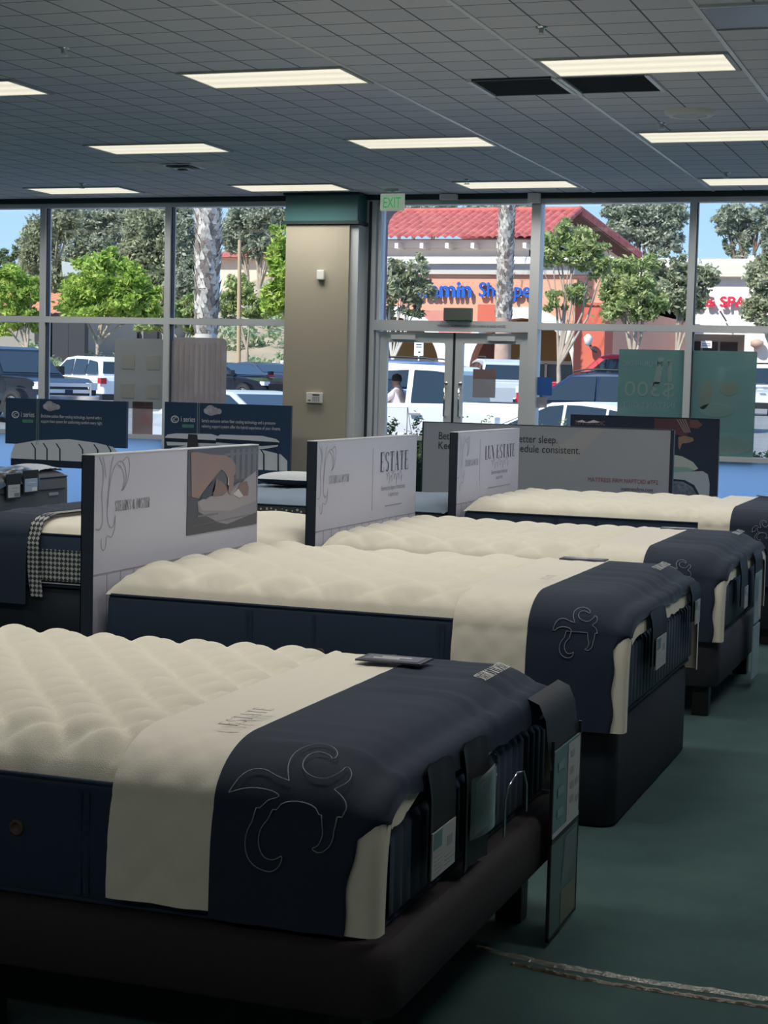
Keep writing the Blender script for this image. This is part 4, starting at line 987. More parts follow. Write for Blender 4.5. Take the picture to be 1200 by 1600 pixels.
# ------------------------------------------------------------------ clear tape over carpet seam
M_tape = mat('clear_tape', (.16, .17, .16), .18, spec=.8, bump=.9, bscale=45)
M_tapeb = mat('brown_tape', (.10, .085, .06), .3, spec=.6, bump=.8, bscale=60)
def tape(pts, wd, m, z, seed):
    r = random.Random(seed); rows = []; N = 70
    for i in range(N + 1):
        t = i / N * (len(pts) - 1); k = min(int(t), len(pts) - 2); f = t - k
        x = pts[k][0] * (1 - f) + pts[k + 1][0] * f; y = pts[k][1] * (1 - f) + pts[k + 1][1] * f
        h = z + .004 * r.random()
        rows.append([(x, y - wd / 2 * (.8 + .3 * r.random()), .001), (x, y - wd * .2, h), (x, y + wd * .15, h + .003 * r.random()), (x, y + wd / 2 * (.8 + .3 * r.random()), .001)])
    return MB().grid(rows, m, False)
o = thing('floor_tape', 'strip of shiny crinkled tape on the green carpet, lower right', 'tape', (-.9, 4.55, 0))
tape([(-1.33, 4.66), (-1.1, 4.60), (-.85, 4.575), (-.5, 4.565), (-.1, 4.55)], .035, M_tape, .004, 1).build('clear_strip', o)
tape([(-1.2, 4.56), (-1.0, 4.52), (-.8, 4.51), (-.5, 4.505), (-.1, 4.50)], .018, M_tapeb, .004, 2).build('brown_strip', o)

# ------------------------------------------------------------------ beds behind (headboards back to back)
B5 = Bed(-3.47, -5.50, 8.52, 10.04, .40, .70, .075)
make_base(B5, 'dark box foundation under the houndstooth mattress', .0, .40, M_base, legs=False)
o = make_mattress(B5, 'cream mattress with houndstooth check side, left of the photo-print sign', .3, .3, .014, seam=(), hounds=(.35, 1.585, .44, .615), step=.022)
mb = MB().tube([(B5.X(.3), B5.y0 - .012, .425), (B5.X(1.6), B5.y0 - .012, .425)], .004, M_inkl, 5); mb.build('lower_cord', o)
c = make_cover(B5, 'navy foot cover on the houndstooth mattress at the left edge', 1.62, 1.64, .34, .30, seed=21, creamlip=2, white_text=None, cream=False)
# houndstooth trim of the cover
rows = []
for l in (1.565, 1.60, 1.645):
    r = []
    for i in range(14): r.append((B5.X(l - .0 + .03 * (1 - i / 13) ** 2 * -1), B5.y0 - .03, .345 + (.66 - .345) * i / 13))
    for i in range(26):
        y = B5.y0 + .9 * (1 - cos(PI / 2 * i / 25)); r.append((B5.X(l - .02 * i / 25), y, B5.top(l, y, footfloor=.45) + .028))
    rows.append(r)
MB().grid(rows, check_mat()).build('houndstooth_trim', c)

M_dots = bpy.data.materials.new('white_dot_fabric'); M_dots.use_nodes = True
_n = M_dots.node_tree; _p = _n.nodes['Principled BSDF']; _g = _n.nodes.new('ShaderNodeNewGeometry'); _v = _n.nodes.new('ShaderNodeTexVoronoi'); _v.inputs['Scale'].default_value = 26; _v.inputs['Randomness'].default_value = .35
_w = _n.nodes.new('ShaderNodeTexWave'); _w.wave_type = 'RINGS'; _w.inputs['Scale'].default_value = 1.6; _w.inputs['Distortion'].default_value = 1.5
_n.links.new(_g.outputs['Position'], _v.inputs['Vector']); _n.links.new(_g.outputs['Position'], _w.inputs['Vector'])
_l = _n.nodes.new('ShaderNodeMath'); _l.operation = 'LESS_THAN'; _l.inputs[1].default_value = .28; _n.links.new(_v.outputs['Distance'], _l.inputs[0])
_k = _n.nodes.new('ShaderNodeMath'); _k.operation = 'GREATER_THAN'; _k.inputs[1].default_value = .62; _n.links.new(_w.outputs['Fac'], _k.inputs[0])
_q = _n.nodes.new('ShaderNodeMath'); _q.operation = 'MULTIPLY'; _n.links.new(_l.outputs[0], _q.inputs[0]); _n.links.new(_k.outputs[0], _q.inputs[1])
_x = _n.nodes.new('ShaderNodeMixRGB'); _x.inputs[1].default_value = (.018, .026, .035, 1); _x.inputs[2].default_value = (.36, .37, .34, 1); _n.links.new(_q.outputs[0], _x.inputs[0]); _n.links.new(_x.outputs[0], _p.inputs['Base Color'])
B6 = Bed(-3.47, -5.60, 11.06, 12.6, .40, .73, .05)
make_base(B6, 'dark base under the blue grey mattress between the headboard signs', .0, .40, M_base, legs=False)
make_mattress(B6, 'blue grey topped mattress with white dotted dark side', .5, .5, .006, top_m=mat('blue_grey_knit', (.20, .27, .36), .8, bump=.2, bscale=200), side_m=M_dots, seam=(), step=.03)
def pillow(cx, cy, cz, lx, ly, h, m, label, cat='pillow', band=None, rotz=0., name='pillow', edge=None):
    o = thing(name, label, cat, (cx, cy, cz))
    R = Matrix.Translation((cx, cy, cz + h / 2)) @ Matrix.Rotation(rotz, 4, 'Z'); N = 18
    for sgn, nm in ((1, 'top_side'), (-1, 'underside')):
        rows = []
        for i in range(N + 1):
            r = []
            for j in range(N + 1):
                u, v = -1 + 2 * i / N, -1 + 2 * j / N
                k = max(0, (1 - abs(u) ** 2.6)) ** .5 * max(0, (1 - abs(v) ** 2.6)) ** .5
                pin = 1 - .06 * (abs(u * v)) ** 2
                r.append(R @ Vector((u * lx / 2 * pin, v * ly / 2 * pin, sgn * h / 2 * (k + .0))))
            rows.append(r)
        MB().grid(rows, m if sgn > 0 or not band else band).build(nm, o)
    return o
pillow(-5.0, 12.25, .79, .62, .42, .11, mat('white_pillow', (.62, .66, .70), .8), 'white pillow with dark border on the blue grey mattress', band=M_navy2)
# grey bed with its foot toward the aisle
B7 = Bed(-9.75, -7.70, 11.95, 13.47, .30, .70, .06)
M_greyk = mat('charcoal_knit', (.055, .065, .085), .6, bump=.3, bscale=300, sheen=.2)
make_base(B7, 'dark base under the charcoal mattress at the left edge', .0, .30, M_base, legs=False)
o = make_mattress(B7, 'charcoal mattress with a small metal badge, foot end at the left edge', .5, .5, .008, top_m=M_greyk, side_m=M_greyk, foot_m=M_greyk, pleats=False, seam=(), step=.03)
mb = MB().box(-7.69, -7.682, 12.02, 13.38, .595, .603, M_black); mb.build('end_seam', o)
mb = MB().box(-7.69, -7.683, 13.11, 13.27, .545, .57, mat('badge_metal', (.4, .42, .42), .3, metal=.6)); mb.build('metal_badge', o)
o = thing('foot_cover', 'black satin cover thrown over the charcoal mattress corner', 'mattress cover', (-7.9, 12.5, .74))
rows = []
for i in range(25):
    x = -8.55 + .90 * i / 24; r = []
    for j in range(21):
        y = 11.90 + 1.05 * j / 20; over = max(0, x + 7.74)
        z = B7.top(min(B7.L, x - B7.xh), max(B7.y0, y), footfloor=.7) + .035 + .012 * sin(x * 17 + y * 9) + .008 * sin(y * 31)
        if x > -7.70: z -= (x + 7.70) * 2.4
        r.append((min(x, -7.672 + .1 * max(0, x + 7.7)), y, z))
    rows.append(r)
MB().grid(rows, mat('black_satin', (.02, .025, .03), .28, spec=.8)).build('sheet', o)
o = thing('pillow_roll', 'pale pillow edge at the far end of the charcoal mattress', 'pillow', (-7.85, 13.2, .76))
rows = [[(-8.10 + .38 * u / 8, 12.98 + .42 * v / 10, .755 + .055 * sin(PI * v / 10) ** .5 * sin(PI * (u + .5) / 9) ** .5 + .004 * sin(v * 3)) for v in range(11)] for u in range(9)]
MB().grid(rows, mat('pale_edge', (.45, .48, .54), .7)).build('fabric', o)
def bigtag(label, y0, y1, z0, z1, m, m2, top):
    o = thing('hang_tag', label, 'tag', (-7.66, (y0 + y1) / 2, z0), 'cards on straps at the bed ends')
    MB().box(-7.672, -7.664, y0 - .02, y1 + .02, z0 - .015, top, M_black).build('strap', o)
    MB().box(-7.664, -7.660, y0, y1, z0, z1, m).build('card', o)
    MB().box(-7.660, -7.659, y0 + .03, y1 - .05, z0 + .05, z0 + .055, M_inkl).box(-7.660, -7.659, y0 + .05, y1 - .03, z0 + .075, z0 + .08, m2).box(-7.660, -7.659, y1 - .09, y1 - .01, z0 + .005, z0 + .035, m2).build('print', o)
bigtag('pale grey card hanging on the charcoal mattress, left of a bluish card', 12.42, 12.60, .565, .67, M_card, M_inkg, .76)
bigtag('bright bluish card hanging on the charcoal mattress, right of the grey card', 12.68, 12.88, .60, .71, mat('blue_card', (.36, .48, .66), .3), M_white, .78)
mb = MB().box(-6.35, -5.75, 10.42, 10.56, .655, .662, mat('shiny_paper', (.55, .62, .72), .15)).box(-6.4, -5.75, 10.40, 10.58, .648, .655, M_ink)
o = thing('display_table', 'low black tray table with a white paper, behind the houndstooth mattress', 'table', (-6.08, 10.5, 0))
mb.build('tray', o); MB().tube([(-6.08, 10.49, 0), (-6.08, 10.49, .65)], .02, M_leg, 10).lathe((-6.08, 10.49, 0), (0, 0, 1), [(0, .18), (.015, .18), (.02, .03)], M_leg, 20).build('stand', o)

# ------------------------------------------------------------------ outside
GP = [(17.9, 0.0), (34, 0.0), (42, .27), (60, .75), (75, .85), (400, .85)]
def gz(Y):
    for (a, b), (c, d) in zip(GP, GP[1:]):
        if Y <= c: return b + (d - b) * max(0, (Y - a)) / (c - a)
    return .85
mb = MB(); M_asph = mat('asphalt', (.20, .20, .20), .9, var=.15, vscale=1.5)
mb.grid([[(-170, y, z), (90, y, z)] for y, z in ((22.5, -.01), (34, 0), (42, .27), (60, .75), (75, .85), (400, .85))], M_asph, False); mb.build('ground_parking_lot', kind='structure')
MB().box(-60, 40, WY + .3, 22.5, -.1, .0, mat('sidewalk_concrete', (.48, .46, .43), .9, var=.1, vscale=2)).build('ground_sidewalk', kind='structure')
# added parapet, out of view, so the shop's roof line shades the walk
struct(MB().box(X0 - .3, X1 + .3, WY + .35, WY + .55, CZ + .02, CZ + .9, mat('stucco_mauve', (.40, .27, .28), .9)), 'wall_added_parapet')
# arcade column outside the doors
t = thing('arcade_column', 'mauve stucco column with arch start outside, left of the doors', 'column', (-7.68, 21.3, 0))
MB().box(-8.12, -7.62, 21.0, 21.5, 0, 4.0, mat('stucco_mauve2', (.33, .22, .25), .9)).build('shaft', t)
MB().box(-8.17, -7.58, 20.95, 21.55, .0, 1.02, mat('stucco_mauve2', (.33, .22, .25), .9)).build('plinth', t)
pts = [(-7.62, 4.6), (-7.62, 3.62)] + [(-7.62 + 2.2 * (1 - cos(a)) * .5, 3.62 + .42 * sin(a)) for a in [PI / 2 * k / 8 for k in range(1, 9)]] + [(-6.5, 4.6)]
MB().prism([(x, 21.0, z) for x, z in pts], (0, .5, 0), mat('stucco_mauve', (.40, .27, .28), .9)).build('arch_start', t)

L_shrub = leaf_mat('hedge_leaf', (.08, .13, .04), (.24, .30, .13))
L_green = leaf_mat('bright_leaf', (.24, .38, .06), (.52, .62, .16))
L_green2 = leaf_mat('yellowish_leaf', (.26, .34, .12), (.52, .56, .26))
L_olive = leaf_mat('olive_leaf', (.26, .29, .17), (.50, .50, .34))
L_euc = leaf_mat('eucalyptus_leaf', (.27, .31, .22), (.52, .54, .42))
L_dark = leaf_mat('dark_leaf', (.14, .20, .12), (.30, .36, .22))
M_bark = mat('pale_bark', (.42, .34, .27), .9, var=.2, vscale=4)
M_barkd = mat('brown_bark', (.20, .14, .10), .9, var=.3, vscale=4)

def leaves(cl, n, size, m, seed, flat=1.0):
    """leaf sprays spread over the shells of several clumps (cx,cy,cz,rx,ry,rz)"""
    r = random.Random(seed); mb = MB(); vs = []; fs = []
    tot = sum(c[3] * c[5] for c in cl)
    for c in cl:
        k = int(n * 1.25 * c[3] * c[5] / tot); ns = max(6, k // 55); subs = []
        for _ in range(ns):
            while True:
                a, b, d = r.uniform(-1, 1), r.uniform(-1, 1), r.uniform(-1, 1); q = math.sqrt(a * a + b * b + d * d)
                if .1 < q < 1: break
            f = r.uniform(.55, 1.08) / q; subs.append((a * f, b * f, d * f, r.uniform(.13, .30)))
        for _ in range(k):
            a, b, d, sr = r.choice(subs)
            a += r.gauss(0, sr * .62); b += r.gauss(0, sr * .62); d += r.gauss(0, sr * .55)
            p = Vector((c[0] + a * c[3], c[1] + b * c[4], c[2] + d * c[5]))
            u = Vector((r.uniform(-1, 1), r.uniform(-1, 1), r.uniform(-1, .3))).normalized(); v = u.cross(Vector((r.uniform(-1, 1), r.uniform(-1, 1), r.uniform(-1, 1)))).normalized()
            s = size * r.uniform(.5, 1.1); o = len(vs)
            vs += [p - u * s, p + v * s * .42, p + u * s, p - v * s * .42]; fs.append((o, o + 1, o + 2, o + 3))
    mb.add(vs, fs, m); return mb
def tree(label, base, h, trunk_r, clumps, n, size, lm, seed, bark=None, forks=3, crown0=.45, group='trees around the parking lot', lean=0., name='tree'):
    r = random.Random(seed); bark = bark or M_bark
    t = thing(name, label, 'tree', base, group); b = Vector(base); mb = MB()
    fork = b + Vector((lean * h * crown0, 0, h * crown0))
    mb.tube([b, b + Vector((lean * h * crown0 * .4 + .04, 0, h * crown0 * .5)), fork], [trunk_r, trunk_r * .8, trunk_r * .7], bark, 8)
    for c in clumps:
        tip = Vector(c[:3]) + Vector((0, 0, c[5] * .4)); mid = fork.lerp(tip, .5) + Vector((r.uniform(-.2, .2), 0, -.1 * h * .2))
        mb.tube([fork, mid, tip], [trunk_r * .55, trunk_r * .35, trunk_r * .1], bark, 6)
        for _ in range(forks):
            e_ = Vector((c[0] + r.uniform(-.8, .8) * c[3], c[1] + r.uniform(-.6, .6) * c[4], c[2] + r.uniform(-.6, .8) * c[5]))
            mb.tube([mid, mid.lerp(e_, .5) + Vector((0, 0, .1)), e_], [trunk_r * .28, trunk_r * .18, trunk_r * .05], bark, 5, False)
    mb.build('trunk', t); leaves(clumps, n, size, lm, seed + 100).build('foliage', t)
    return t
def cl(Y, lst, dy=1.0):
    """clumps given by what is seen: centre and half sizes in photo pixels at depth Y"""
    out = []
    for px, py, rx, ry in lst:
        p = at(px, py, Y); k = Y / FOC; out.append((p.x, Y, p.z, rx * k * 1.02, rx * k * dy, ry * k))
    return out

# left trees
def basep(px, Y): p = at(px, 600, Y); return (p.x, Y, gz(Y))
tree('large rounded bright green tree left of the first window mullion', basep(152, 68), 5.2, .14, cl(68, [(165, 432, 55, 40), (125, 462, 36, 34), (205, 462, 45, 38), (165, 480, 70, 25), (180, 405, 30, 18), (225, 485, 28, 20)]), 9000, .17, L_green, 11, crown0=.4)
tree('bright green tree at the left edge', basep(42, 66), 4.4, .10, cl(66, [(18, 440, 34, 26), (48, 455, 26, 24), (22, 475, 30, 22), (45, 500, 22, 20), (10, 510, 26, 16)]), 6000, .15, L_green, 12, crown0=.4)
tree('bright green tree against the tan column', basep(452, 70), 6.5, .14, cl(70, [(440, 385, 26, 34), (455, 425, 36, 40), (428, 470, 26, 30), (462, 475, 26, 26)]), 6500, .16, L_green, 13)
tree('lower loose yellow green tree right of the left palm trunk', basep(385, 74), 4.6, .10, cl(74, [(372, 452, 24, 22), (395, 478, 26, 18), (358, 480, 20, 22)]), 3500, .15, L_green2, 14)
tree('low olive green tree left of the left palm trunk', basep(286, 76), 4.6, .10, cl(76, [(290, 478, 30, 20), (262, 495, 26, 18), (300, 500, 22, 20), (230, 505, 30, 16)]), 4000, .16, L_green2, 15)
for i, (a, Yd, n_, lm, lb) in enumerate((
    ([(60, 385, 34, 50), (95, 345, 30, 34), (75, 430, 30, 40)], 118, 6000, L_olive, 'tall olive brown eucalyptus at the left by the patch of sky'),
    ([(140, 355, 45, 42), (185, 340, 36, 30), (160, 400, 50, 40), (120, 410, 30, 36)], 124, 9000, L_euc, 'broad eucalyptus behind the rounded green tree'),
    ([(235, 350, 45, 48), (215, 400, 40, 40), (262, 400, 34, 50), (248, 450, 40, 34)], 115, 9000, L_olive, 'olive eucalyptus just left of the second window mullion'),
    ([(285, 370, 28, 52), (300, 430, 30, 40), (278, 340, 20, 30)], 108, 4500, L_euc, 'grey green eucalyptus behind the left palm trunk'),
    ([(400, 340, 46, 30), (440, 335, 40, 30), (372, 365, 30, 30), (410, 380, 36, 24)], 130, 8000, L_euc, 'blue grey eucalyptus above the tiled roofs beside the tan column'),
    ([(12, 400, 20, 14), (30, 395, 16, 12), (5, 412, 22, 12)], 150, 1600, L_dark, 'small dark tree in the patch of sky at the left edge'))):
    x0_ = sum(c[0] for c in a) / len(a)
    tree(lb, (at(x0_, 600, Yd).x, Yd, .85), at(x0_, min(c[1] for c in a), Yd).z - 2, .38, cl(Yd, a, .8), int(n_ * 1.6), .24, lm, 30 + i, crown0=.35, forks=4, group='eucalyptus trees on the skyline')
# hillside
L_hill = leaf_mat('hill_shrub', (.24, .34, .18), (.48, .52, .34))
rows = []
for i in range(9):
    Y = 78 + i * 9; zz = .85 + 9.0 * (1 - cos(PI * i / 8)) / 2
    rows.append([(at(px, 600, Y).x, Y, zz * (1 + .18 * sin(px * .013 + i))) for px in range(-260, 561, 40)])
MB().grid(rows, mat('dry_hillside', (.42, .33, .22), .95, var=.3, vscale=.15)).build('ground_hillside', kind='structure')
r_ = random.Random(5); cls = []
for k in range(120):
    px = r_.uniform(-120, 470); Y = r_.uniform(80, 140); i = (Y - 78) / 9; zz = .85 + 9.0 * (1 - cos(PI * i / 8)) / 2; zz *= 1 + .18 * sin(px * .013 + i); k_ = r_.uniform(.8, 2.2)
    cls.append((at(px, 600, Y).x, Y, zz + k_ * .2, k_ * 1.3, k_ * 1.3, k_ * .6))
o = leaves(cls, 16000, .24, L_hill, 77).build('hillside_shrubs', label='low green shrubs covering the dry hillside', cat='shrubs', kind='stuff')
# hillside houses, light pole, red roofed building at left edge
M_tile = bpy.data.materials.new('red_roof_tile'); M_tile.use_nodes = True
_n = M_tile.node_tree; _p = _n.nodes['Principled BSDF']; _g = _n.nodes.new('ShaderNodeNewGeometry'); _s = _n.nodes.new('ShaderNodeTexNoise'); _s.inputs['Scale'].default_value = 3; _n.links.new(_g.outputs['Position'], _s.inputs['Vector'])
_r = _n.nodes.new('ShaderNodeValToRGB'); _r.color_ramp.elements[0].position = .3; _r.color_ramp.elements[1].position = .7; _r.color_ramp.elements[0].color = (.36, .07, .06, 1); _r.color_ramp.elements[1].color = (.58, .15, .12, 1)
_n.links.new(_s.outputs['Fac'], _r.inputs['Fac']); _n.links.new(_r.outputs['Color'], _p.inputs['Base Color']); _p.inputs['Roughness'].default_value = .8
M_roofo = mat('orange_roof_tile', (.62, .24, .12), .8, var=.2, vscale=2)
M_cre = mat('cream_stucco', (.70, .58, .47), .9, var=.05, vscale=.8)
def barrel_roof(x0, x1, ye, ze, yr, zr, m, pitch=.30):
    """curved clay tile rows running from eave (ye, ze) up to ridge (yr, zr)"""
    n = int((x1 - x0) / pitch); xs_ = []
    for i in range(n):
        for k in range(5):
            xs_.append((x0 + (i + k / 5) * (x1 - x0) / n, .085 * abs(sin(PI * (k / 5)))))
    rows = []
    K = 9
    for j in range(K + 1):
        for st in ((0, .0),):
            t = j / K; rows.append([(x, ye + (yr - ye) * t, ze + (zr - ze) * t + h) for x, h in xs_])
    return MB().grid(rows, m, False)
t = thing('house', 'small building with orange tiled roof at the left edge', 'building', (at(40, 600, 92).x, 92, .85))
a = at(-60, 500, 92).x; b_ = at(92, 500, 92).x; ze = at(40, 488, 92).z
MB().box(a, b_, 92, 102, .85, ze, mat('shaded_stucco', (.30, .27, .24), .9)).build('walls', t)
barrel_roof(a - .6, b_ + .5, 91.2, ze - .1, 97, at(40, 459, 97).z, M_roofo, .45).build('roof', t)
mb = MB()
for px in (72, 100, 125): x = at(px, 500, 91.9).x; mb.box(x - .55, x + .55, 91.5, 91.95, .85, ze - .3, mat('dark_opening', (.03, .03, .035), .6))
mb.build('opening', t)
t = thing('house', 'pale wall block with dark openings behind the rounded green tree', 'building', (at(150, 600, 104).x, 104, .85))
a = at(60, 500, 104).x; b_ = at(262, 500, 104).x
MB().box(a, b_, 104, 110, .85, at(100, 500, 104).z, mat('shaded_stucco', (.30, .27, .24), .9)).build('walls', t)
mb = MB()
for px, wd in ((98, 14), (128, 10), (205, 16), (238, 14)): x = at(px, 500, 103.9).x; mb.box(x - wd * .036, x + wd * .036, 103.6, 103.95, .85, at(100, 512, 104).z, MATS['dark_opening'])
mb.build('opening', t)
t = thing('house', 'tiny hillside house with red roof beyond the left palm trunk', 'building', (at(385, 420, 150).x, 150, 9))
a, b_ = at(345, 400, 150).x, at(425, 400, 150).x
MB().box(a, b_, 150, 158, 6, at(385, 403, 150).z, M_cre).build('walls', t)
MB().prism([(a - 1, 149, at(385, 403, 150).z), (a - 1, 160, at(385, 403, 150).z), (a - 1, 154.5, at(385, 393, 154).z + .3)], (b_ - a + 2, 0, 0), M_tile).build('roof', t)
mb = MB().tube([(at(373, 590, 72).x, 72, gz(72)), at(373.5, 480, 72), at(374.5, 375, 72)], [.11, .10, .08], mat('pole_wood', (.50, .36, .22), .9), 8)
p_ = mb.v; mb.build('utility_pole', label='thin tan pole right of the left palm trunk', cat='pole', loc=(at(373, 590, 72).x, 72, .85))
# white sail / net in the trees
mb = MB().poly([at(96, 408, 105), at(130, 413, 105), at(138, 410, 105), at(132, 426, 105), at(98, 432, 105)], mat('grey_netting', (.42, .44, .44), .9))
mb.build('netting', label='pale net patch among the trees above the rounded green tree', cat='netting')

# palms
M_palm = mat('palm_trunk', (.36, .30, .25), .95, var=.3, vscale=6); M_boot = mat('palm_boot', (.62, .56, .50), .9, var=.3, vscale=9); M_boot2 = mat('palm_boot_dark', (.27, .22, .19), .9, var=.25, vscale=9)
def palm(label, x, Y, z0, zb, top, rb, rt, seed, boot=.30, lower_m=None):
    r = random.Random(seed); t = thing('palm_tree', label, 'palm tree', (x, Y, z0), 'palm trees in the parking lot')
    mb = MB(); mb.tube([(x, Y, z0), (x, Y, z0 + .4), (x, Y, zb)], [rb * 1.15, rb * .95, rb * .85], lower_m or M_palm, 14)
    mb.tube([(x, Y, zb), (x, Y, top)], [rb * .8, rt * .85], M_palm, 14); mb.build('trunk', t)
    mb = MB(); z = zb; k = 0
    while z < top:
        n = 10
        for i in range(n):
            a = 2 * PI * (i + .5 * (k % 2)) / n + r.uniform(-.12, .12); f = (z - zb) / max(.1, top - zb); R = (rb * (1 - f) + rt * f) * .82
            s = boot * r.uniform(.75, 1.2); d = Vector((cos(a), sin(a), 0)); tt = Vector((-sin(a), cos(a), 0)); p = Vector((x, Y, z + r.uniform(-.03, .03))) + d * R
            o_ = d * r.uniform(.10, .5) * boot + Vector((0, 0, s * r.uniform(.8, 1.25))) + tt * r.uniform(-.05, .05); wd = s * .40
            vs = [p - tt * wd, p + tt * wd, p + tt * wd * .45 + o_ * .7, p + o_, p - tt * wd * .45 + o_ * .7, p - tt * wd * .5 - d * .03 + o_ * .3, p + tt * wd * .5 - d * .03 + o_ * .3]
            mb.add(vs, [(0, 1, 2, 3, 4), (0, 4, 3, 5), (1, 6, 3, 2), (5, 3, 6)], M_boot if r.random() < .65 else M_boot2)
        z += boot * .52; k += 1
    mb.build('leaf_bases', t)
    mb = MB()
    for i in range(16):
        a = 2 * PI * i / 16; d = Vector((cos(a), sin(a), 0)); P0 = Vector((x, Y, top)); el = .9 if i % 2 else .3; pr = []
        for q in range(7): u = q / 6; pr.append(P0 + d * (2.4 * u) + Vector((0, 0, el * 1.6 * u - 2.0 * u * u)))
        mb.tube(pr, [.03, .03, .025, .02, .015, .01, .005], M_bark, 4, False); tt = Vector((-sin(a), cos(a), 0))
        for q in range(1, 7):
            for sg in (-1, 1): p = pr[q]; mb.add([p, p + d * .06, p + tt * sg * .55 + d * .45 + Vector((0, 0, -.25))], [(0, 1, 2)], L_dark)
    mb.build('fronds', t)
    return t
pA = at(322, 527, 42)
palm('thick palm trunk with rough leaf bases in the left window', pA.x, 42, gz(42), at(326, 522, 42).z, 9.5, .35, .42, 1, .25, lower_m=mat('palm_pale', (.55, .5, .45), .9))
pB = at(783, 590, 60)
palm('slimmer palm trunk in front of the red tiled shop, right door', at(787, 500, 60).x, 60, .75, at(783, 497, 60).z, 11.5, .33, .30, 2, .22, lower_m=mat('palm_smooth', (.45, .30, .24), .9, var=.2, vscale=3))

# ------------------------------------------------------------------ shop with red tiled roof
YA = 64.0
M_or = mat('orange_stucco', (.80, .36, .24), .9, var=.05, vscale=.6); M_pk = mat('pink_stucco', (.62, .25, .20), .9, var=.12, vscale=.5); M_rd = mat('red_stucco', (.62, .14, .09), .9)
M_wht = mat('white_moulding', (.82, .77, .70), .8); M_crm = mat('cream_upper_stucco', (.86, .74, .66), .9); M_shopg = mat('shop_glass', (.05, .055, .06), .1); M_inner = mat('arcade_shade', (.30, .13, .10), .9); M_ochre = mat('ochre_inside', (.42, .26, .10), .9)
t = thing('shop_building', 'orange stucco shop with arches, red barrel tile roof and big blue lettering', 'building', (at(760, 600, YA).x, YA, .75))
def ax(px, Y=YA): return at(px, 600, Y).x
def az(py, px=760, Y=YA): return at(px, py, Y).z
xl, xr = ax(500), ax(945)
zap = az(497, 813); rad = (ax(895) - ax(733)) / 2; cxs = [(ax(895) + ax(733)) / 2]; cxs += [cxs[0] - (ax(813) - ax(608))]
zsp = zap - rad; ztop = az(428)
# wall with arch openings, as prism strips
mb = MB()
edges = [xl]
for c in sorted(cxs): edges += [c - rad, c + rad]
edges.append(xr)
for i in range(0, len(edges), 2): mb.box(edges[i], edges[i + 1], YA, YA + .8, .7, zap + .25, M_pk if i < len(edges) - 2 else M_or)
for c in cxs:
    N = 20
    for k in range(N):
        a0, a1 = PI - PI * k / N, PI - PI * (k + 1) / N
        pts = [(c + rad * cos(a0), YA, zsp + rad * sin(a0)), (c + rad * cos(a1), YA, zsp + rad * sin(a1)), (c + rad * cos(a1), YA, zap + .25), (c + rad * cos(a0), YA, zap + .25)]
        mb.prism(pts, (0, .8, 0), M_pk if c < cxs[0] else M_or)
mb.box(xl, xr, YA, YA + .8, zap + .25, ztop, M_or); mb.box(xl, xr, YA + .8, YA + 17, zap + .6, ztop, M_or); mb.box(xr - .6, xr, YA + .8, YA + 17, .7, ztop, M_or)
mb.build('front_wall', t)
mb = MB()
for c in cxs:
    N = 20; w_ = .42
    for k in range(N):
        a0, a1 = PI - PI * k / N, PI - PI * (k + 1) / N
        pts = [(c + r * cos(a), YA - .06, zsp + r * sin(a)) for r, a in ((rad, a0), (rad, a1), (rad + w_, a1), (rad + w_, a0))]
        mb.prism(pts, (0, .08, 0), M_wht)
    for s in (-1, 1): xa, xb = sorted((c + s * rad, c + s * (rad + w_))); mb.box(xa, xb, YA - .06, YA + .02, .7, zsp, M_wht)
mb.build('arch_trim', t, label='white arch trim')
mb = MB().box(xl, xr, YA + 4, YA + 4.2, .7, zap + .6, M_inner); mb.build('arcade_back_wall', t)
mb = MB()
for c in cxs: mb.box(c - 2.2, c + 2.2, YA + 3.9, YA + 4, .9, zsp + .4, M_shopg); mb.box(c - 2.2, c + 2.2, YA + 3.88, YA + 3.98, zsp + .5, zap + .4, M_ochre); mb.box(c - 2.25, c + 2.25, YA + 3.82, YA + 3.92, zsp + .36, zsp + .50, M_wht); mb.box(c - .05, c + .05, YA + 3.82, YA + 3.92, .9, zsp + .4, M_wht); mb.box(c + 1.2, c + 1.28, YA + 3.82, YA + 3.92, .9, zsp + .4, M_wht)
mb.build('shop_window', t)
mb = MB().box(xl, xr + .25, YA - .35, YA + .2, az(413), az(402), M_wht).box(xl, xr + .12, YA - .15, YA + .2, az(429), az(413), mat('cornice_shadow_grey', (.58, .52, .48), .9)); mb.build('cornice', t, label='white cornice band, shadow coloured in below')  # grey of the lower band holds the shadow beneath the white moulding
# upper storey and roof
ur = ax(832, YA + .6); ze = at(700, 372, YA + .2).z; zr = at(760, 331, YA + 4.5).z
mb = MB().box(xl, ur, YA + .6, YA + 16, az(405), ze, M_crm); mb.box(xl, ur, YA + .45, YA + .62, ze - .35, ze - .05, M_wht); mb.build('upper_wall', t)
barrel_roof(xl - .5, ur + .7, YA - .35, ze - .05, YA + 4.5, zr, M_tile, .31).build('roof_tiles', t)
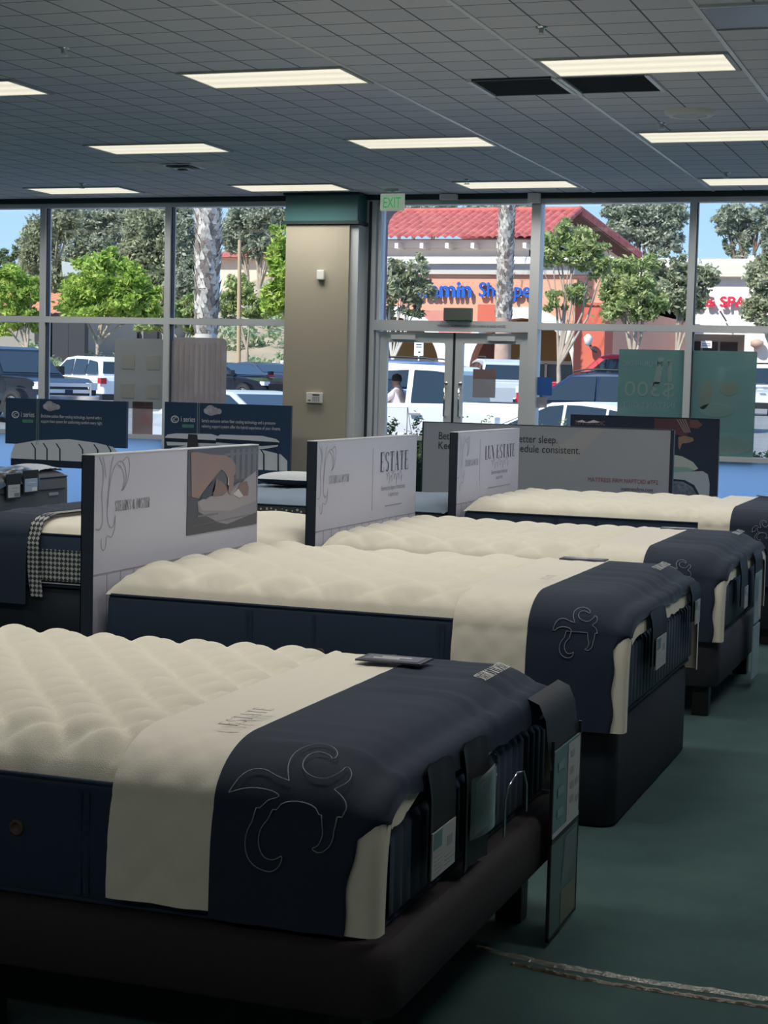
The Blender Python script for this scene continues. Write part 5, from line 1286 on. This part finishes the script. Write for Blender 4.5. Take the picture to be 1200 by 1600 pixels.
# back slope falling away, seen at the gable end
pb = at(1026, 400, YA + 17); zb_ = pb.z
mb = MB().prism([(ur - 6, YA + 4.5, zr), (ur + .8, YA + 4.5, zr), (ur + .8, YA + 17, zb_), (ur - 6, YA + 17, zb_)], (0, 0, -.18), M_tile)
mb.tube([(ur + .7, YA - .3, ze), (ur + .7, YA + 4.5, zr + .08), (ur + .7, YA + 17, zb_ + .08)], .13, M_tile, 8); mb.tube([(xl, YA + 4.5, zr + .05), (ur + .7, YA + 4.5, zr + .05)], .13, M_tile, 8)
mb.build('rear_roof_slope', t)
mb = MB().prism([(ur, YA + .6, ze), (ur, YA + 4.5, zr - .2), (ur, YA + 17, zb_ - .25), (ur, YA + 17, az(405)), (ur, YA + .6, az(405))], (-.3, 0, 0), M_crm)
mb.prism([(ur, YA + 4.5, zr - .18), (ur + .75, YA + 4.5, zr - .18), (ur + .75, YA + 17, zb_ - .2), (ur, YA + 17, zb_ - .2)], (0, 0, -.05), mat('brown_soffit', (.18, .10, .07), .8)); mb.build('gable_end', t)
mb = MB()
x = xl
while x < ur: mb.box(x, x + .14, YA - .25, YA + .6, ze - .42, ze - .22, M_wht); x += 1.02
mb.build('rafter_tails', t)
# lower corner pilaster
mb = MB().box(ax(900), ax(945) + .05, YA - .55, YA + .9, .7, az(478, 920), M_rd); mb.box(ax(896), ax(948), YA - .62, YA + .95, az(478, 920), az(474, 920), M_rd)
mb.box(ax(745), ax(782), YA - .18, YA, az(517, 760), az(476, 760), M_rd); mb.build('red_pilaster', t)
mb = MB().tube([at(920, 535, YA - .7), at(925, 545, YA - 1.1), at(932, 550, YA - .9)], .05, M_ink, 6).lathe(at(919, 531, YA - 1.0), (0, 0, 1), [(-.22, .03), (-.15, .13), (.1, .17), (.22, .04)], mat('lamp_glass', (.75, .72, .7), .3), 12); mb.build('wall_lamp', t)
mb = MB(); M_blue = mat('blue_letters', (.015, .11, .50), .4)
def sign_text(mb, s, px, py, py2, xs, m, Y=YA - .22, th=.14, bold=0, fw=0):
    p = at(px, py, Y); sz = (at(px, py2, Y).z - p.z) / .70
    for k in range(5): text_into(mb, s, (p.x, Y + th * k / 4, p.z), (1, 0, 0), (0, 0, 1), sz, m, xs=xs, fitw=fw)
    for dx, dz in ([(-bold, 0), (bold, 0), (0, bold), (0, -bold)] if bold else []): text_into(mb, s, (p.x + dx, Y + .001, p.z + dz), (1, 0, 0), (0, 0, 1), sz, m, xs=xs, fitw=fw)
sign_text(mb, 'the', 590, 466, 484, 1.0, M_blue); sign_text(mb, 'Vitamin', 631, 463, 491 - 52, 1.12, M_blue, bold=.035, fw=2.69); sign_text(mb, 'Shoppe', 747, 463, 491 - 50, 1.12, M_blue, fw=2.03, bold=.015)
mb.build('sign_lettering', t, label='big blue raised lettering')

# ------------------------------------------------------------------ white shop block to the right
YB2 = 82.0
t = thing('shop_building', 'white flat roofed shop block with red lettering at the right', 'building', (at(1150, 600, YB2).x, YB2, .85))
M_wb = mat('white_stucco', (.88, .78, .70), .9, var=.03)
x0_, x1_ = at(960, 600, YB2).x, at(1420, 600, YB2).x
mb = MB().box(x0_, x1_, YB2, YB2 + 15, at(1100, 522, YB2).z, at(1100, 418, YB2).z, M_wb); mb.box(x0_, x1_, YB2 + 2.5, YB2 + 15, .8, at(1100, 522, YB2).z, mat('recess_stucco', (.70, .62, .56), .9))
mb.box(at(1162, 600, YB2).x, x1_, YB2 - .3, YB2 + 2.5, .8, at(1100, 522, YB2).z, M_wb); mb.build('walls', t)
mb = MB().box(x0_, at(1085, 600, YB2).x, YB2 - .2, YB2 + 2, at(1100, 418, YB2).z, at(1100, 404, YB2).z, M_wht).box(at(1085, 600, YB2).x, x1_, YB2 - .4, YB2 + 14, at(1150, 433, YB2).z, at(1150, 413, YB2).z, mat('cornice_cream', (.68, .62, .52), .9)).box(at(1160, 600, YB2).x, x1_, YB2 + .5, YB2 + 14, at(1150, 413, YB2).z, at(1150, 398, YB2).z, M_wht)
mb.box(at(1085, 600, YB2).x, at(1160, 600, YB2).x, YB2 + .5, YB2 + 8, at(1110, 413, YB2).z, at(1110, 403, YB2).z, M_wht); mb.build('parapet', t)
mb = MB()
for a, b_ in ((985, 1007), (1009, 1037), (1041, 1064), (1068, 1092), (1096, 1119), (1123, 1150)): mb.box(at(a, 600, YB2 + 2.4).x, at(b_, 600, YB2 + 2.4).x, YB2 + 2.4, YB2 + 2.5, .9, at(1060, 533, YB2 + 2.4).z, M_shopg)
mb.build('shop_window', t)
mb = MB(); sign_text(mb, 'NAILS & SPA', 1030, 478, 463, 1.15, mat('red_letters', (.75, .03, .07), .4), Y=YB2 - .3, bold=.03); mb.build('sign_lettering', t, label='red raised lettering')
mb = MB().box(at(1093, 600, YB2 - .4).x, at(1110, 600, YB2 - .4).x, YB2 - .45, YB2 - .4, at(1100, 544, YB2).z, at(1100, 533, YB2).z, M_white)
mb.box(at(1095, 600, YB2 - .4).x, at(1108, 600, YB2 - .4).x, YB2 - .46, YB2 - .45, at(1100, 541, YB2).z, at(1100, 540, YB2).z, M_ink).box(at(1095, 600, YB2 - .4).x, at(1108, 600, YB2 - .4).x, YB2 - .46, YB2 - .45, at(1100, 538, YB2).z, at(1100, 537, YB2).z, M_ink)
mb.build('hanging_board', t)
mb = MB().tube([at(1125, 486, YB2 - .5), at(1135, 502, YB2 - .5)], .04, M_ink, 6).lathe(at(1183, 537, YB2 - .6), (0, 0, 1), [(-.25, .05), (-.1, .3), (.1, .3), (.22, .05)], mat('lamp_tan', (.5, .33, .25), .6), 12); mb.build('wall_lamp', t)

# right trees
tree('small loose tree with pale twin stems before the orange shop, left of centre', basep(612, 57), 3.6, .07, cl(57, [(612, 418, 20, 18), (625, 450, 32, 26), (655, 425, 22, 24), (600, 470, 20, 26), (640, 478, 24, 20), (668, 460, 14, 22)]), 4200, .14, L_olive, 51, bark=mat('white_bark', (.6, .54, .48), .9), crown0=.45)
tree('tall airy tree at the corner of the orange shop', basep(872, 46), 4.2, .085, cl(46, [(872, 362, 26, 20), (892, 385, 36, 26), (925, 405, 34, 24), (862, 400, 22, 22), (910, 372, 26, 18), (900, 460, 30, 18), (870, 470, 22, 16), (945, 420, 20, 20)]), 4600, .11, L_green2, 52, crown0=.42, forks=1)
tree('dense round tree right of the orange shop corner', basep(988, 56), 3.8, .11, cl(56, [(965, 430, 26, 26), (995, 425, 30, 30), (985, 470, 44, 32), (1010, 480, 34, 22), (960, 465, 24, 30)]), 6000, .125, L_green2, 53, crown0=.45, forks=2)
tree('tree whose crown crosses the right mullion, left of the red lettering', basep(1055, 60), 4.0, .10, cl(60, [(1045, 420, 30, 26), (1062, 455, 36, 30), (1090, 440, 26, 24), (1075, 475, 26, 22), (1110, 435, 14, 14)]), 6000, .13, L_olive, 54, crown0=.48)
tree('leafy tree at the right edge before the white block', basep(1205, 62), 4.4, .10, cl(62, [(1190, 430, 24, 26), (1212, 445, 36, 40), (1185, 475, 24, 30), (1200, 495, 26, 18)]), 5000, .13, mat('x', (1, 1, 1)) if False else L_olive, 55, crown0=.5)
for i, (a, Yd, n_, lb) in enumerate((([(985, 345, 34, 30), (1025, 350, 36, 34), (1050, 335, 26, 20), (960, 330, 18, 14), (1040, 380, 26, 18), (1000, 325, 40, 16)], 118, 8500, 'large eucalyptus rising behind the right end of the red roof'),
    ([(1150, 335, 26, 20), (1135, 355, 20, 20), (1165, 360, 14, 30), (1190, 335, 18, 26), (1140, 380, 8, 14), (1152, 400, 10, 14), (1205, 360, 18, 30)], 110, 4200, 'thin eucalyptus with open branches above the white block'),
    ([(640, 325, 26, 12), (690, 322, 26, 10), (610, 330, 14, 8)], 130, 1800, 'tree top just above the red roof, left of the door centre'),
    ([(755, 322, 26, 10), (815, 322, 22, 12)], 130, 1600, 'tree top just above the red roof beside the right palm'))):
    x0_ = sum(c[0] for c in a) / len(a)
    tree(lb, (at(x0_, 600, Yd).x, Yd, .85), at(x0_, min(c[1] for c in a), Yd).z - 1, .32, cl(Yd, a, .8), int(n_ * 1.6), .21, L_euc, 60 + i, crown0=.6, forks=3, group='eucalyptus trees on the skyline', bark=M_barkd)

# hedges just outside
for (x0_, x1_, yy, h0, h1, n_, lb, sd) in ((-7.9, -5.0, 22.05, .0, 1.09, 15000, 'clipped hedge outside the double doors', 71), (-2.6, .8, 20.6, .35, .98, 7000, 'clipped hedge outside the window at the right edge', 72)):
    t = thing('hedge', lb, 'hedge', ((x0_ + x1_) / 2, yy, 0))
    r_ = random.Random(sd); c_ = []
    x = x0_
    while x < x1_: c_.append((x, yy, (h0 + h1) / 2 + r_.uniform(-.03, .05), .30, .34, (h1 - h0) / 2)); x += .22
    leaves(c_, n_, .034, L_shrub, sd).build('foliage', t)
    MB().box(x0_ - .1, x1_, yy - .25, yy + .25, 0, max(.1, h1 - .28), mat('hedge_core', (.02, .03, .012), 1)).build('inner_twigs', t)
# street signs
def ssign(px, py0, py1, Y, w, lb, m, py_base=None):
    t = thing('parking_sign', lb, 'sign', (at(px, py1, Y).x, Y, gz(Y))); a = at(px, py0, Y); b = at(px, py1, Y)
    MB().box(a.x - w / 2, a.x + w / 2, Y - .02, Y, b.z, a.z, M_white).build('plate', t)
    mb = MB().box(a.x - w * .3, a.x + w * .3, Y - .024, Y - .02, a.z - (a.z - b.z) * .3, a.z - (a.z - b.z) * .24, M_ink).box(a.x - w * .3, a.x + w * .3, Y - .024, Y - .02, a.z - (a.z - b.z) * .45, a.z - (a.z - b.z) * .40, M_ink).box(a.x - w * .05, a.x + w * .2, Y - .024, Y - .02, a.z - (a.z - b.z) * .8, a.z - (a.z - b.z) * .72, m); mb.build('sign_print', t)
    MB().tube([(a.x, Y + .01, gz(Y)), (a.x, Y + .01, a.z)], .03, M_alu, 6).build('post', t)
ssign(655, 532, 556, 50, .29, 'white parking sign seen over the white pickup', M_ink)
ssign(444, 563, 578, 74, .36, 'white sign on the slope behind the dark sedan, right one', M_ink)
ssign(428, 565, 577, 78, .20, 'small white sign left of the larger one behind the dark sedan', M_ink)

# ------------------------------------------------------------------ vehicles
def vehicle(name, label, kind, x, Y, heading, paint, z=None, scale=1.0, extra=None, clear=False):
    z = gz(Y) if z is None else z
    t = thing(name, label, {'pickup': 'truck'}.get(kind, 'car'), (x, Y, z), 'vehicles in the parking lot')
    M = Matrix.Translation((x, Y, z)) @ Matrix.Rotation(heading, 4, 'Z') @ Matrix.Scale(scale, 4)
    S = dict(
        sedan=dict(L=4.85, low=[(-2.42, .38), (-2.42, .80), (-2.30, 1.02), (-1.7, 1.05), (-.6, 1.0), (.95, .98), (1.5, .93), (2.1, .82), (2.38, .62), (2.42, .34)], gh=[(-2.0, 1.02), (-1.15, 1.40), (-.5, 1.47), (.1, 1.44), (1.15, .97)], w=.91, r=.33, wx=(1.45, -1.42), side=[[(-1.62, 1.08), (-1.08, 1.34), (-.95, 1.36), (-.95, 1.06)], [(-.90, 1.06), (-.90, 1.37), (-.42, 1.41), (-.2, 1.41), (-.2, 1.04)], [(-.14, 1.04), (-.14, 1.41), (.12, 1.38), (.85, 1.06), (.85, 1.02)]]),
        suv=dict(L=4.8, low=[(-2.38, .42), (-2.4, .9), (-2.34, 1.08), (-.6, 1.06), (1.0, 1.04), (1.6, 1.0), (2.15, .9), (2.38, .7), (2.4, .38)], gh=[(-2.34, 1.06), (-2.1, 1.62), (-1.6, 1.72), (-.3, 1.75), (.35, 1.68), (1.2, 1.03)], w=.95, r=.36, wx=(1.48, -1.45), side=[[(-2.05, 1.14), (-1.88, 1.55), (-1.3, 1.62), (-1.3, 1.12)], [(-1.22, 1.12), (-1.22, 1.63), (-.35, 1.65), (-.35, 1.10)], [(-.27, 1.10), (-.27, 1.65), (.3, 1.60), (.95, 1.12), (.95, 1.09)]]),
        pickup=dict(L=5.9, low=[(-2.95, .55), (-2.95, 1.22), (-2.9, 1.28), (-.95, 1.28), (-.9, 1.22), (1.15, 1.20), (1.35, 1.20), (2.5, 1.14), (2.88, 1.02), (2.95, .85), (2.95, .50)], gh=[(-.92, 1.2), (-.86, 1.82), (-.7, 1.90), (.5, 1.93), (.75, 1.86), (1.45, 1.19)], w=1.0, r=.40, wx=(1.95, -1.75), side=[[(-.82, 1.26), (-.78, 1.76), (-.4, 1.81), (-.02, 1.82), (-.02, 1.25)], [(.08, 1.24), (.08, 1.82), (.62, 1.79), (1.22, 1.26), (1.22, 1.22)]]),
    )[kind]
    w = S['w']
    def hw(z): zb = S['gh'][0][1]; return w * (.93 + .07 * min(1, z / .6)) if z < .6 else (w if z < zb else w - (z - zb) * .30)
    def solid(prof, m, hwf, nm, bev=.05, ins=.0):
        n = len(prof); vs = []
        for sg in (-1, 1):
            for (px, pz) in prof: vs.append(M @ Vector((px, sg * (hwf(pz) - ins - (.10 if abs(px) > S['L'] / 2 - .08 else 0)), pz)))
        fs = [tuple(range(n)), tuple(range(n, 2 * n))[::-1]] + [(i, n + i, n + (i + 1) % n, (i + 1) % n) for i in range(n)]
        return MB().add(vs, fs, m).build(nm, t, bevel=bev * scale)
    low = S['low']
    solid(low, paint, hw, 'body')
    if not clear: solid(S['gh'], paint, lambda z: hw(z) - .03, 'cabin', .04)
    else:
        bm = bmesh.new(); rings = []
        for sg in (-1, 1):
            outer = [bm.verts.new(M @ Vector((px, sg * (hw(pz) - .03), pz)) - W[t.name]) for px, pz in S['gh']]; rings.append(outer)
            inner = [bm.verts.new(M @ Vector((px, sg * (hw(pz) - .03), pz)) - W[t.name]) for px, pz in S['side'][-1]]
            es = [bm.edges.new((q[i], q[(i + 1) % len(q)])) for q in (outer, inner) for i in range(len(q))]
            bmesh.ops.triangle_fill(bm, edges=es, use_beauty=True)
        n_ = len(S['gh'])
        for i in range(n_ - 1): bm.faces.new((rings[0][i], rings[1][i], rings[1][i + 1], rings[0][i + 1]))
        me = bpy.data.meshes.new('cabin'); bm.to_mesh(me); bm.free(); me.materials.append(paint); oc = bpy.data.objects.new('cabin', me); COL.objects.link(oc); oc.parent = t; W[oc.name] = W[t.name]
        MB().box(-.02, .12, .18, .70, 1.15, 1.72, M_trim, M).build('seat', t, bevel=.04)
    # glazing
    mb = MB()
    for poly in (S['side'][:-1] if clear else S['side']):
        for sg in (-1, 1):
            pts = [M @ Vector((px, sg * (hw(pz) - .03 + .012), pz)) for px, pz in poly]; mb.poly(pts, M_carglass)
    gh = S['gh']
    for (A, B_, f0, f1) in ((gh[-2], gh[-1], .10, .90), (gh[1], gh[0], .12, .85)):
        dx, dz = B_[0] - A[0], B_[1] - A[1]; l = math.hypot(dx, dz); nx, nz = (-dz / l, dx / l)
        if (nx > 0) != (B_[0] > 0): nx, nz = -nx, -nz
        pts = []
        for f, sg in ((f0, -1), (f1, -1), (f1, 1), (f0, 1)): pxx, pzz = A[0] + dx * f, A[1] + dz * f; pts.append(M @ Vector((pxx + nx * .014, sg * (hw(pzz) - .10), pzz + nz * .014)))
        mb.poly(pts, M_carglass)
    mb.build('windows', t)
    # wheels
    for wx in S['wx']:
        for sg in (-1, 1):
            r = S['r']; c = M @ Vector((wx, sg * (w - .20), r)); axv = (M.to_3x3() @ Vector((0, sg, 0))).normalized(); k = scale
            mb = MB().lathe(c, axv, [(0, r * .6 * k), (0, r * .9 * k), (.03 * k, r * k), (.20 * k, r * k), (.235 * k, r * .93 * k), (.235 * k, r * .68 * k), (.20 * k, r * .66 * k)], M_rubber, 24); o = mb.build('wheel', t)
            mb = MB().lathe(c, axv, [(.20 * k, r * .66 * k), (.225 * k, r * .66 * k), (.22 * k, r * .60 * k), (.17 * k, r * .55 * k), (.17 * k, 0)], M_trim, 24)
            u1 = Vector((0, 0, 1)); u2 = axv.cross(u1)
            for q in range(5):
                a = 2 * PI * q / 5; d = u1 * cos(a) + u2 * sin(a); e_ = axv.cross(d); b0 = c + axv * .215 * k
                mb.add([b0 - e_ * .03 * k, b0 + e_ * .03 * k, b0 + d * r * .62 * k + e_ * .045 * k, b0 + d * r * .62 * k - e_ * .045 * k], [(0, 1, 2, 3)], mat('alloy', (.5, .5, .52), .3, metal=.6))
            mb.lathe(c, axv, [(.222 * k, r * .67 * k), (.228 * k, r * .62 * k)], MATS['alloy'], 24)
            mb.build('rim', o)
            # arch lip
            mb = MB(); rows = []
            for q in range(13):
                a = PI * q / 12; rows.append([M @ Vector((wx + (r + f) * cos(a), sg * (w + .006), r + (r + f) * sin(a) * .98)) for f in (.0, .075)])
            mb.grid(rows, M_trim, False); mb.build('wheel_arch', t)
    Lh = S['L'] / 2; zb = low[2][1]
    mb = MB(); mb.box(-.62, .62, -.012, .012, -.10, .10, M_trim, M @ Matrix.Translation((Lh - .0, 0, .62 if kind != 'pickup' else .80)) @ Matrix.Rotation(PI / 2, 4, 'Z'))
    mb.build('grille', t)
    for sg in (-1, 1):
        MB().box(Lh - .22, Lh + .005, sg * (w - .22) - .14, sg * (w - .22) + .14, .66 if kind != 'pickup' else .86, .80 if kind != 'pickup' else 1.04, mat('headlamp', (.7, .72, .75), .15), M).build('headlamp', t)
        MB().box(-Lh - .008, -Lh + .22, sg * (w - .13) - .10, sg * (w - .13) + .125, .80, 1.0 if kind != 'pickup' else 1.16, mat('tail_lamp', (.45, .02, .03), .3), M).build('tail_lamp', t)
        MB().box(.92 if kind != 'pickup' else 1.0, 1.06 if kind != 'pickup' else 1.16, sg * (w + .10) - .09, sg * (w + .10) + .09, S['gh'][0][1] + .02, S['gh'][0][1] + (.16 if kind != 'pickup' else .26), paint if kind != 'pickup' else M_trim, M).build('mirror', t, bevel=.01)
        mb = MB()
        for hx_ in ((-.75, .35) if kind != 'pickup' else (-.12, .95 - .15)): mb.box(hx_ - .1, hx_ + .1, sg * (w + .012) - .012, sg * (w + .012) + .012, S['gh'][0][1] - .16, S['gh'][0][1] - .125, paint if kind != 'pickup' else MATS['alloy'], M)
        mb.build('door_handle', t)
        mb = MB()
        for lx in ([p[-1][0] + .04 for p in S['side'][:2]] + [S['side'][-1][-1][0] + .12]): mb.box(lx - .006, lx + .006, sg * (w + .002) - .002, sg * (w + .002) + .002, .48, S['gh'][0][1] - .03, M_trim, M)
        mb.build('door_seams', t)
    MB().box(-Lh + .02, Lh - .02, -w + .08, w - .08, .24, .45, M_trim, M).build('underbody', t)
    if kind == 'suv':
        mb = MB()
        for sg in (-1, 1): mb.tube([M @ Vector((-1.6, sg * .62, 1.76)), M @ Vector((-1.4, sg * .62, 1.80)), M @ Vector((0, sg * .62, 1.82)), M @ Vector((.3, sg * .62, 1.76))], .02, M_trim, 6)
        mb.build('roof_rails', t)
    if kind == 'pickup':
        MB().box(-2.85, -1.0, -.85, .85, 1.285, 1.29, M_trim, M).build('bed_cover', t)
        mb = MB().box(2.93, 3.02, -.95, .95, .50, .72, M_chrome, M); mb.build('bumper', t, bevel=.02)
    if extra: extra(t, M, w)
    return t
P_white = mat('white_car_paint', (.85, .86, .88), .2); P_black = mat('black_car_paint', (.012, .016, .028), .12); P_navy = mat('navy_car_paint', (.018, .03, .075), .15); P_blue = mat('blue_car_paint', (.06, .11, .24), .15); P_red = mat('red_car_paint', (.62, .03, .05), .2); P_silver = mat('silver_car_paint', (.5, .54, .60), .2)
def vx(px, Y): return at(px, 600, Y).x
# white pickup: its nose behind the tan column, driver at the wheel
def white_extra(t, M, w): pass
WPX = vx(745, 33) + .0 
white = vehicle('pickup_truck', 'white crew cab pickup outside the doors with a driver inside', 'pickup', vx(745, 29.5) - .92, 29.5, PI, P_white, clear=True)
def truck_extra(t, M, w):
    mb = MB()
    for z in (.66, .82, .98): mb.box(2.955, 2.985, -.66, .66, z - .045, z + .045, mat('bright_chrome', (.75, .76, .80), .25, metal=.4), M)
    mb.box(2.96, 2.99, -.70, -.64, .60, 1.02, M_chrome, M); mb.box(2.96, 2.99, .64, .70, .60, 1.02, M_chrome, M); mb.box(2.985, 2.995, -.12, .12, .76, .86, P_navy, M)
    mb.build('chrome_grille', t)
    MB().box(1.02, 1.12, -w - .20, -w - .16, 1.24, 1.44, mat('amber', (.8, .2, .04), .3, emit=(.8, .2, .04), estr=.2), M).build('mirror_indicator', t)
    mb = MB().tube([M @ Vector((-.9, -w - .02, 1.02)), M @ Vector((1.2, -w - .02, 1.00))], .018, M_chrome, 6); mb.build('chrome_strip', t)
Y_ = 42
vehicle('pickup_truck', 'black pickup with chrome grille at the left edge', 'pickup', vx(2, Y_) , Y_ , -.42, P_black, extra=truck_extra, scale=1.05)
vehicle('car', 'white hatchback parked behind the black pickup', 'suv', vx(140, 52), 52, 2.6, P_white, scale=.95)
vehicle('car', 'dark blue sedan seen from behind with red tail lamp, beside the tan column', 'sedan', vx(397, 63), 63, 2.55, mat('slate_car_paint', (.05, .06, .10), .15), scale=1.0)
vehicle('car', 'black car with bright rim in front of the dark blue sedan', 'sedan', vx(362, 58), 58, -.35, P_black)
vehicle('car', 'pale car of which only the roof shows above the navy board', 'sedan', vx(408, 27), 27, -.5, P_silver, scale=.95)
vehicle('car', 'blue SUV whose roof shows behind the white pickup', 'suv', vx(590, 42.5), 42.5, PI, P_blue, scale=1.08)
vehicle('car', 'pale blue SUV rear between the white pickup and the navy SUV', 'suv', vx(778, 53), 53, 2.0, P_silver, scale=1.05)
vehicle('car', 'navy SUV with roof rails right of the doors', 'suv', vx(925, 39.5), 39.5, PI, P_navy, scale=1.0)
vehicle('pickup_truck', 'bright red pickup behind the navy SUV', 'pickup', vx(990, 49), 49, PI, P_red, scale=1.08)
vehicle('car', 'white hatchback with red tail lamp at the right edge', 'suv', vx(1212, 62), 62, .35, P_white)
vehicle('car', 'white car low in front of the navy SUV, above the dark board', 'sedan', vx(905, 26), 26, PI - .25, P_white, scale=.94)

# driver in the white pickup (only seen through the open side window)
def skin_body(name, nodes, edges_, radii, m, parent):
    me = bpy.data.meshes.new(name); off = W[parent.name]
    me.from_pydata([tuple(Vector(v) - off) for v in nodes], edges_, []); o = bpy.data.objects.new(name, me); COL.objects.link(o); o.parent = parent; W[o.name] = off
    o.modifiers.new('skin', 'SKIN'); sv = me.skin_vertices[0].data
    for i, r in enumerate(radii): sv[i].radius = (r, r)
    sv[0].use_root = True
    s = o.modifiers.new('sub', 'SUBSURF'); s.levels = 1; s.render_levels = 2; me.materials.append(m); return o
# the driver sits at the near-side window of the white pickup
WT = Matrix.Translation((W[white.name].x, 29.5, gz(29.5))) @ Matrix.Rotation(PI, 4, 'Z')
def T(x, y, z): return WT @ Vector((x + .10, y, z + .05))
pr = thing('person', 'driver in pale shirt and dark cap holding the wheel in the white pickup', 'person', WT @ Vector((.42, .45, .8)))
M_skin = mat('skin', (.42, .25, .18), .6); M_shirt = mat('pale_pink_shirt', (.62, .52, .54), .8); M_hair = mat('dark_cap', (.03, .03, .035), .8)
N_ = [T(.30, .45, .85), T(.26, .45, 1.10), T(.28, .45, 1.32), T(.30, .45, 1.45), T(.32, .45, 1.56),
      T(.30, .63, 1.36), T(.52, .66, 1.18), T(.76, .60, 1.26), T(.30, .27, 1.36), T(.52, .24, 1.18), T(.76, .32, 1.26)]
skin_body('shirt', N_, [(0, 1), (1, 2), (2, 3), (2, 5), (5, 6), (6, 7), (2, 8), (8, 9), (9, 10), (3, 4)], [.15, .15, .16, .07, .055, .07, .055, .042, .07, .055, .042], M_shirt, pr)
mb = MB().lathe(T(.33, .45, 1.52), (0, 0, 1), [(-.10, .02), (-.08, .05), (-.02, .075), (.05, .085), (.12, .075), (.16, .03)], M_skin, 16); mb.tube([T(.41, .45, 1.54), T(.435, .45, 1.53)], [.015, .01], M_skin, 6); hd = mb.build('head', pr)
mb = MB().lathe(T(.32, .45, 1.585), (0, 0, 1), [(-.02, .09), (.04, .092), (.09, .07), (.115, .0)], M_hair, 16).box(.46, .58, .39, .51, 1.635, 1.647, M_hair, WT); mb.build('cap', pr)
for yy in (.60, .32):
    h = MB().lathe(T(.80, yy, 1.27), (0, 0, 1), [(-.05, .01), (-.035, .035), (0, .042), (.035, .035), (.05, .01)], M_skin, 10)
    for q in range(4): h.tube([T(.82, yy - .03 + .02 * q, 1.29), T(.86, yy - .03 + .02 * q, 1.285), T(.865, yy - .03 + .02 * q, 1.255), T(.845, yy - .03 + .02 * q, 1.24)], [.011, .010, .009, .007], M_skin, 6)
    h.tube([T(.80, yy - .03, 1.25), T(.83, yy - .03, 1.235), T(.85, yy - .02, 1.235)], [.012, .01, .008], M_skin, 6)
    h.build('hand', pr)
mb = MB()
mb.tube([T(.86 + .0 + .06 * sin(a) * .4, .46 + .19 * cos(a), 1.24 + .17 * sin(a)) for a in [2 * PI * i / 24 for i in range(25)]], .016, M_trim, 6, False)
mb.tube([T(.87, .27, 1.24), T(.87, .65, 1.24)], .012, M_trim, 6); mb.build('steering_wheel', white)

print('OBJECTS', len(bpy.data.objects), 'VERTS', sum(len(m.vertices) for m in bpy.data.meshes))
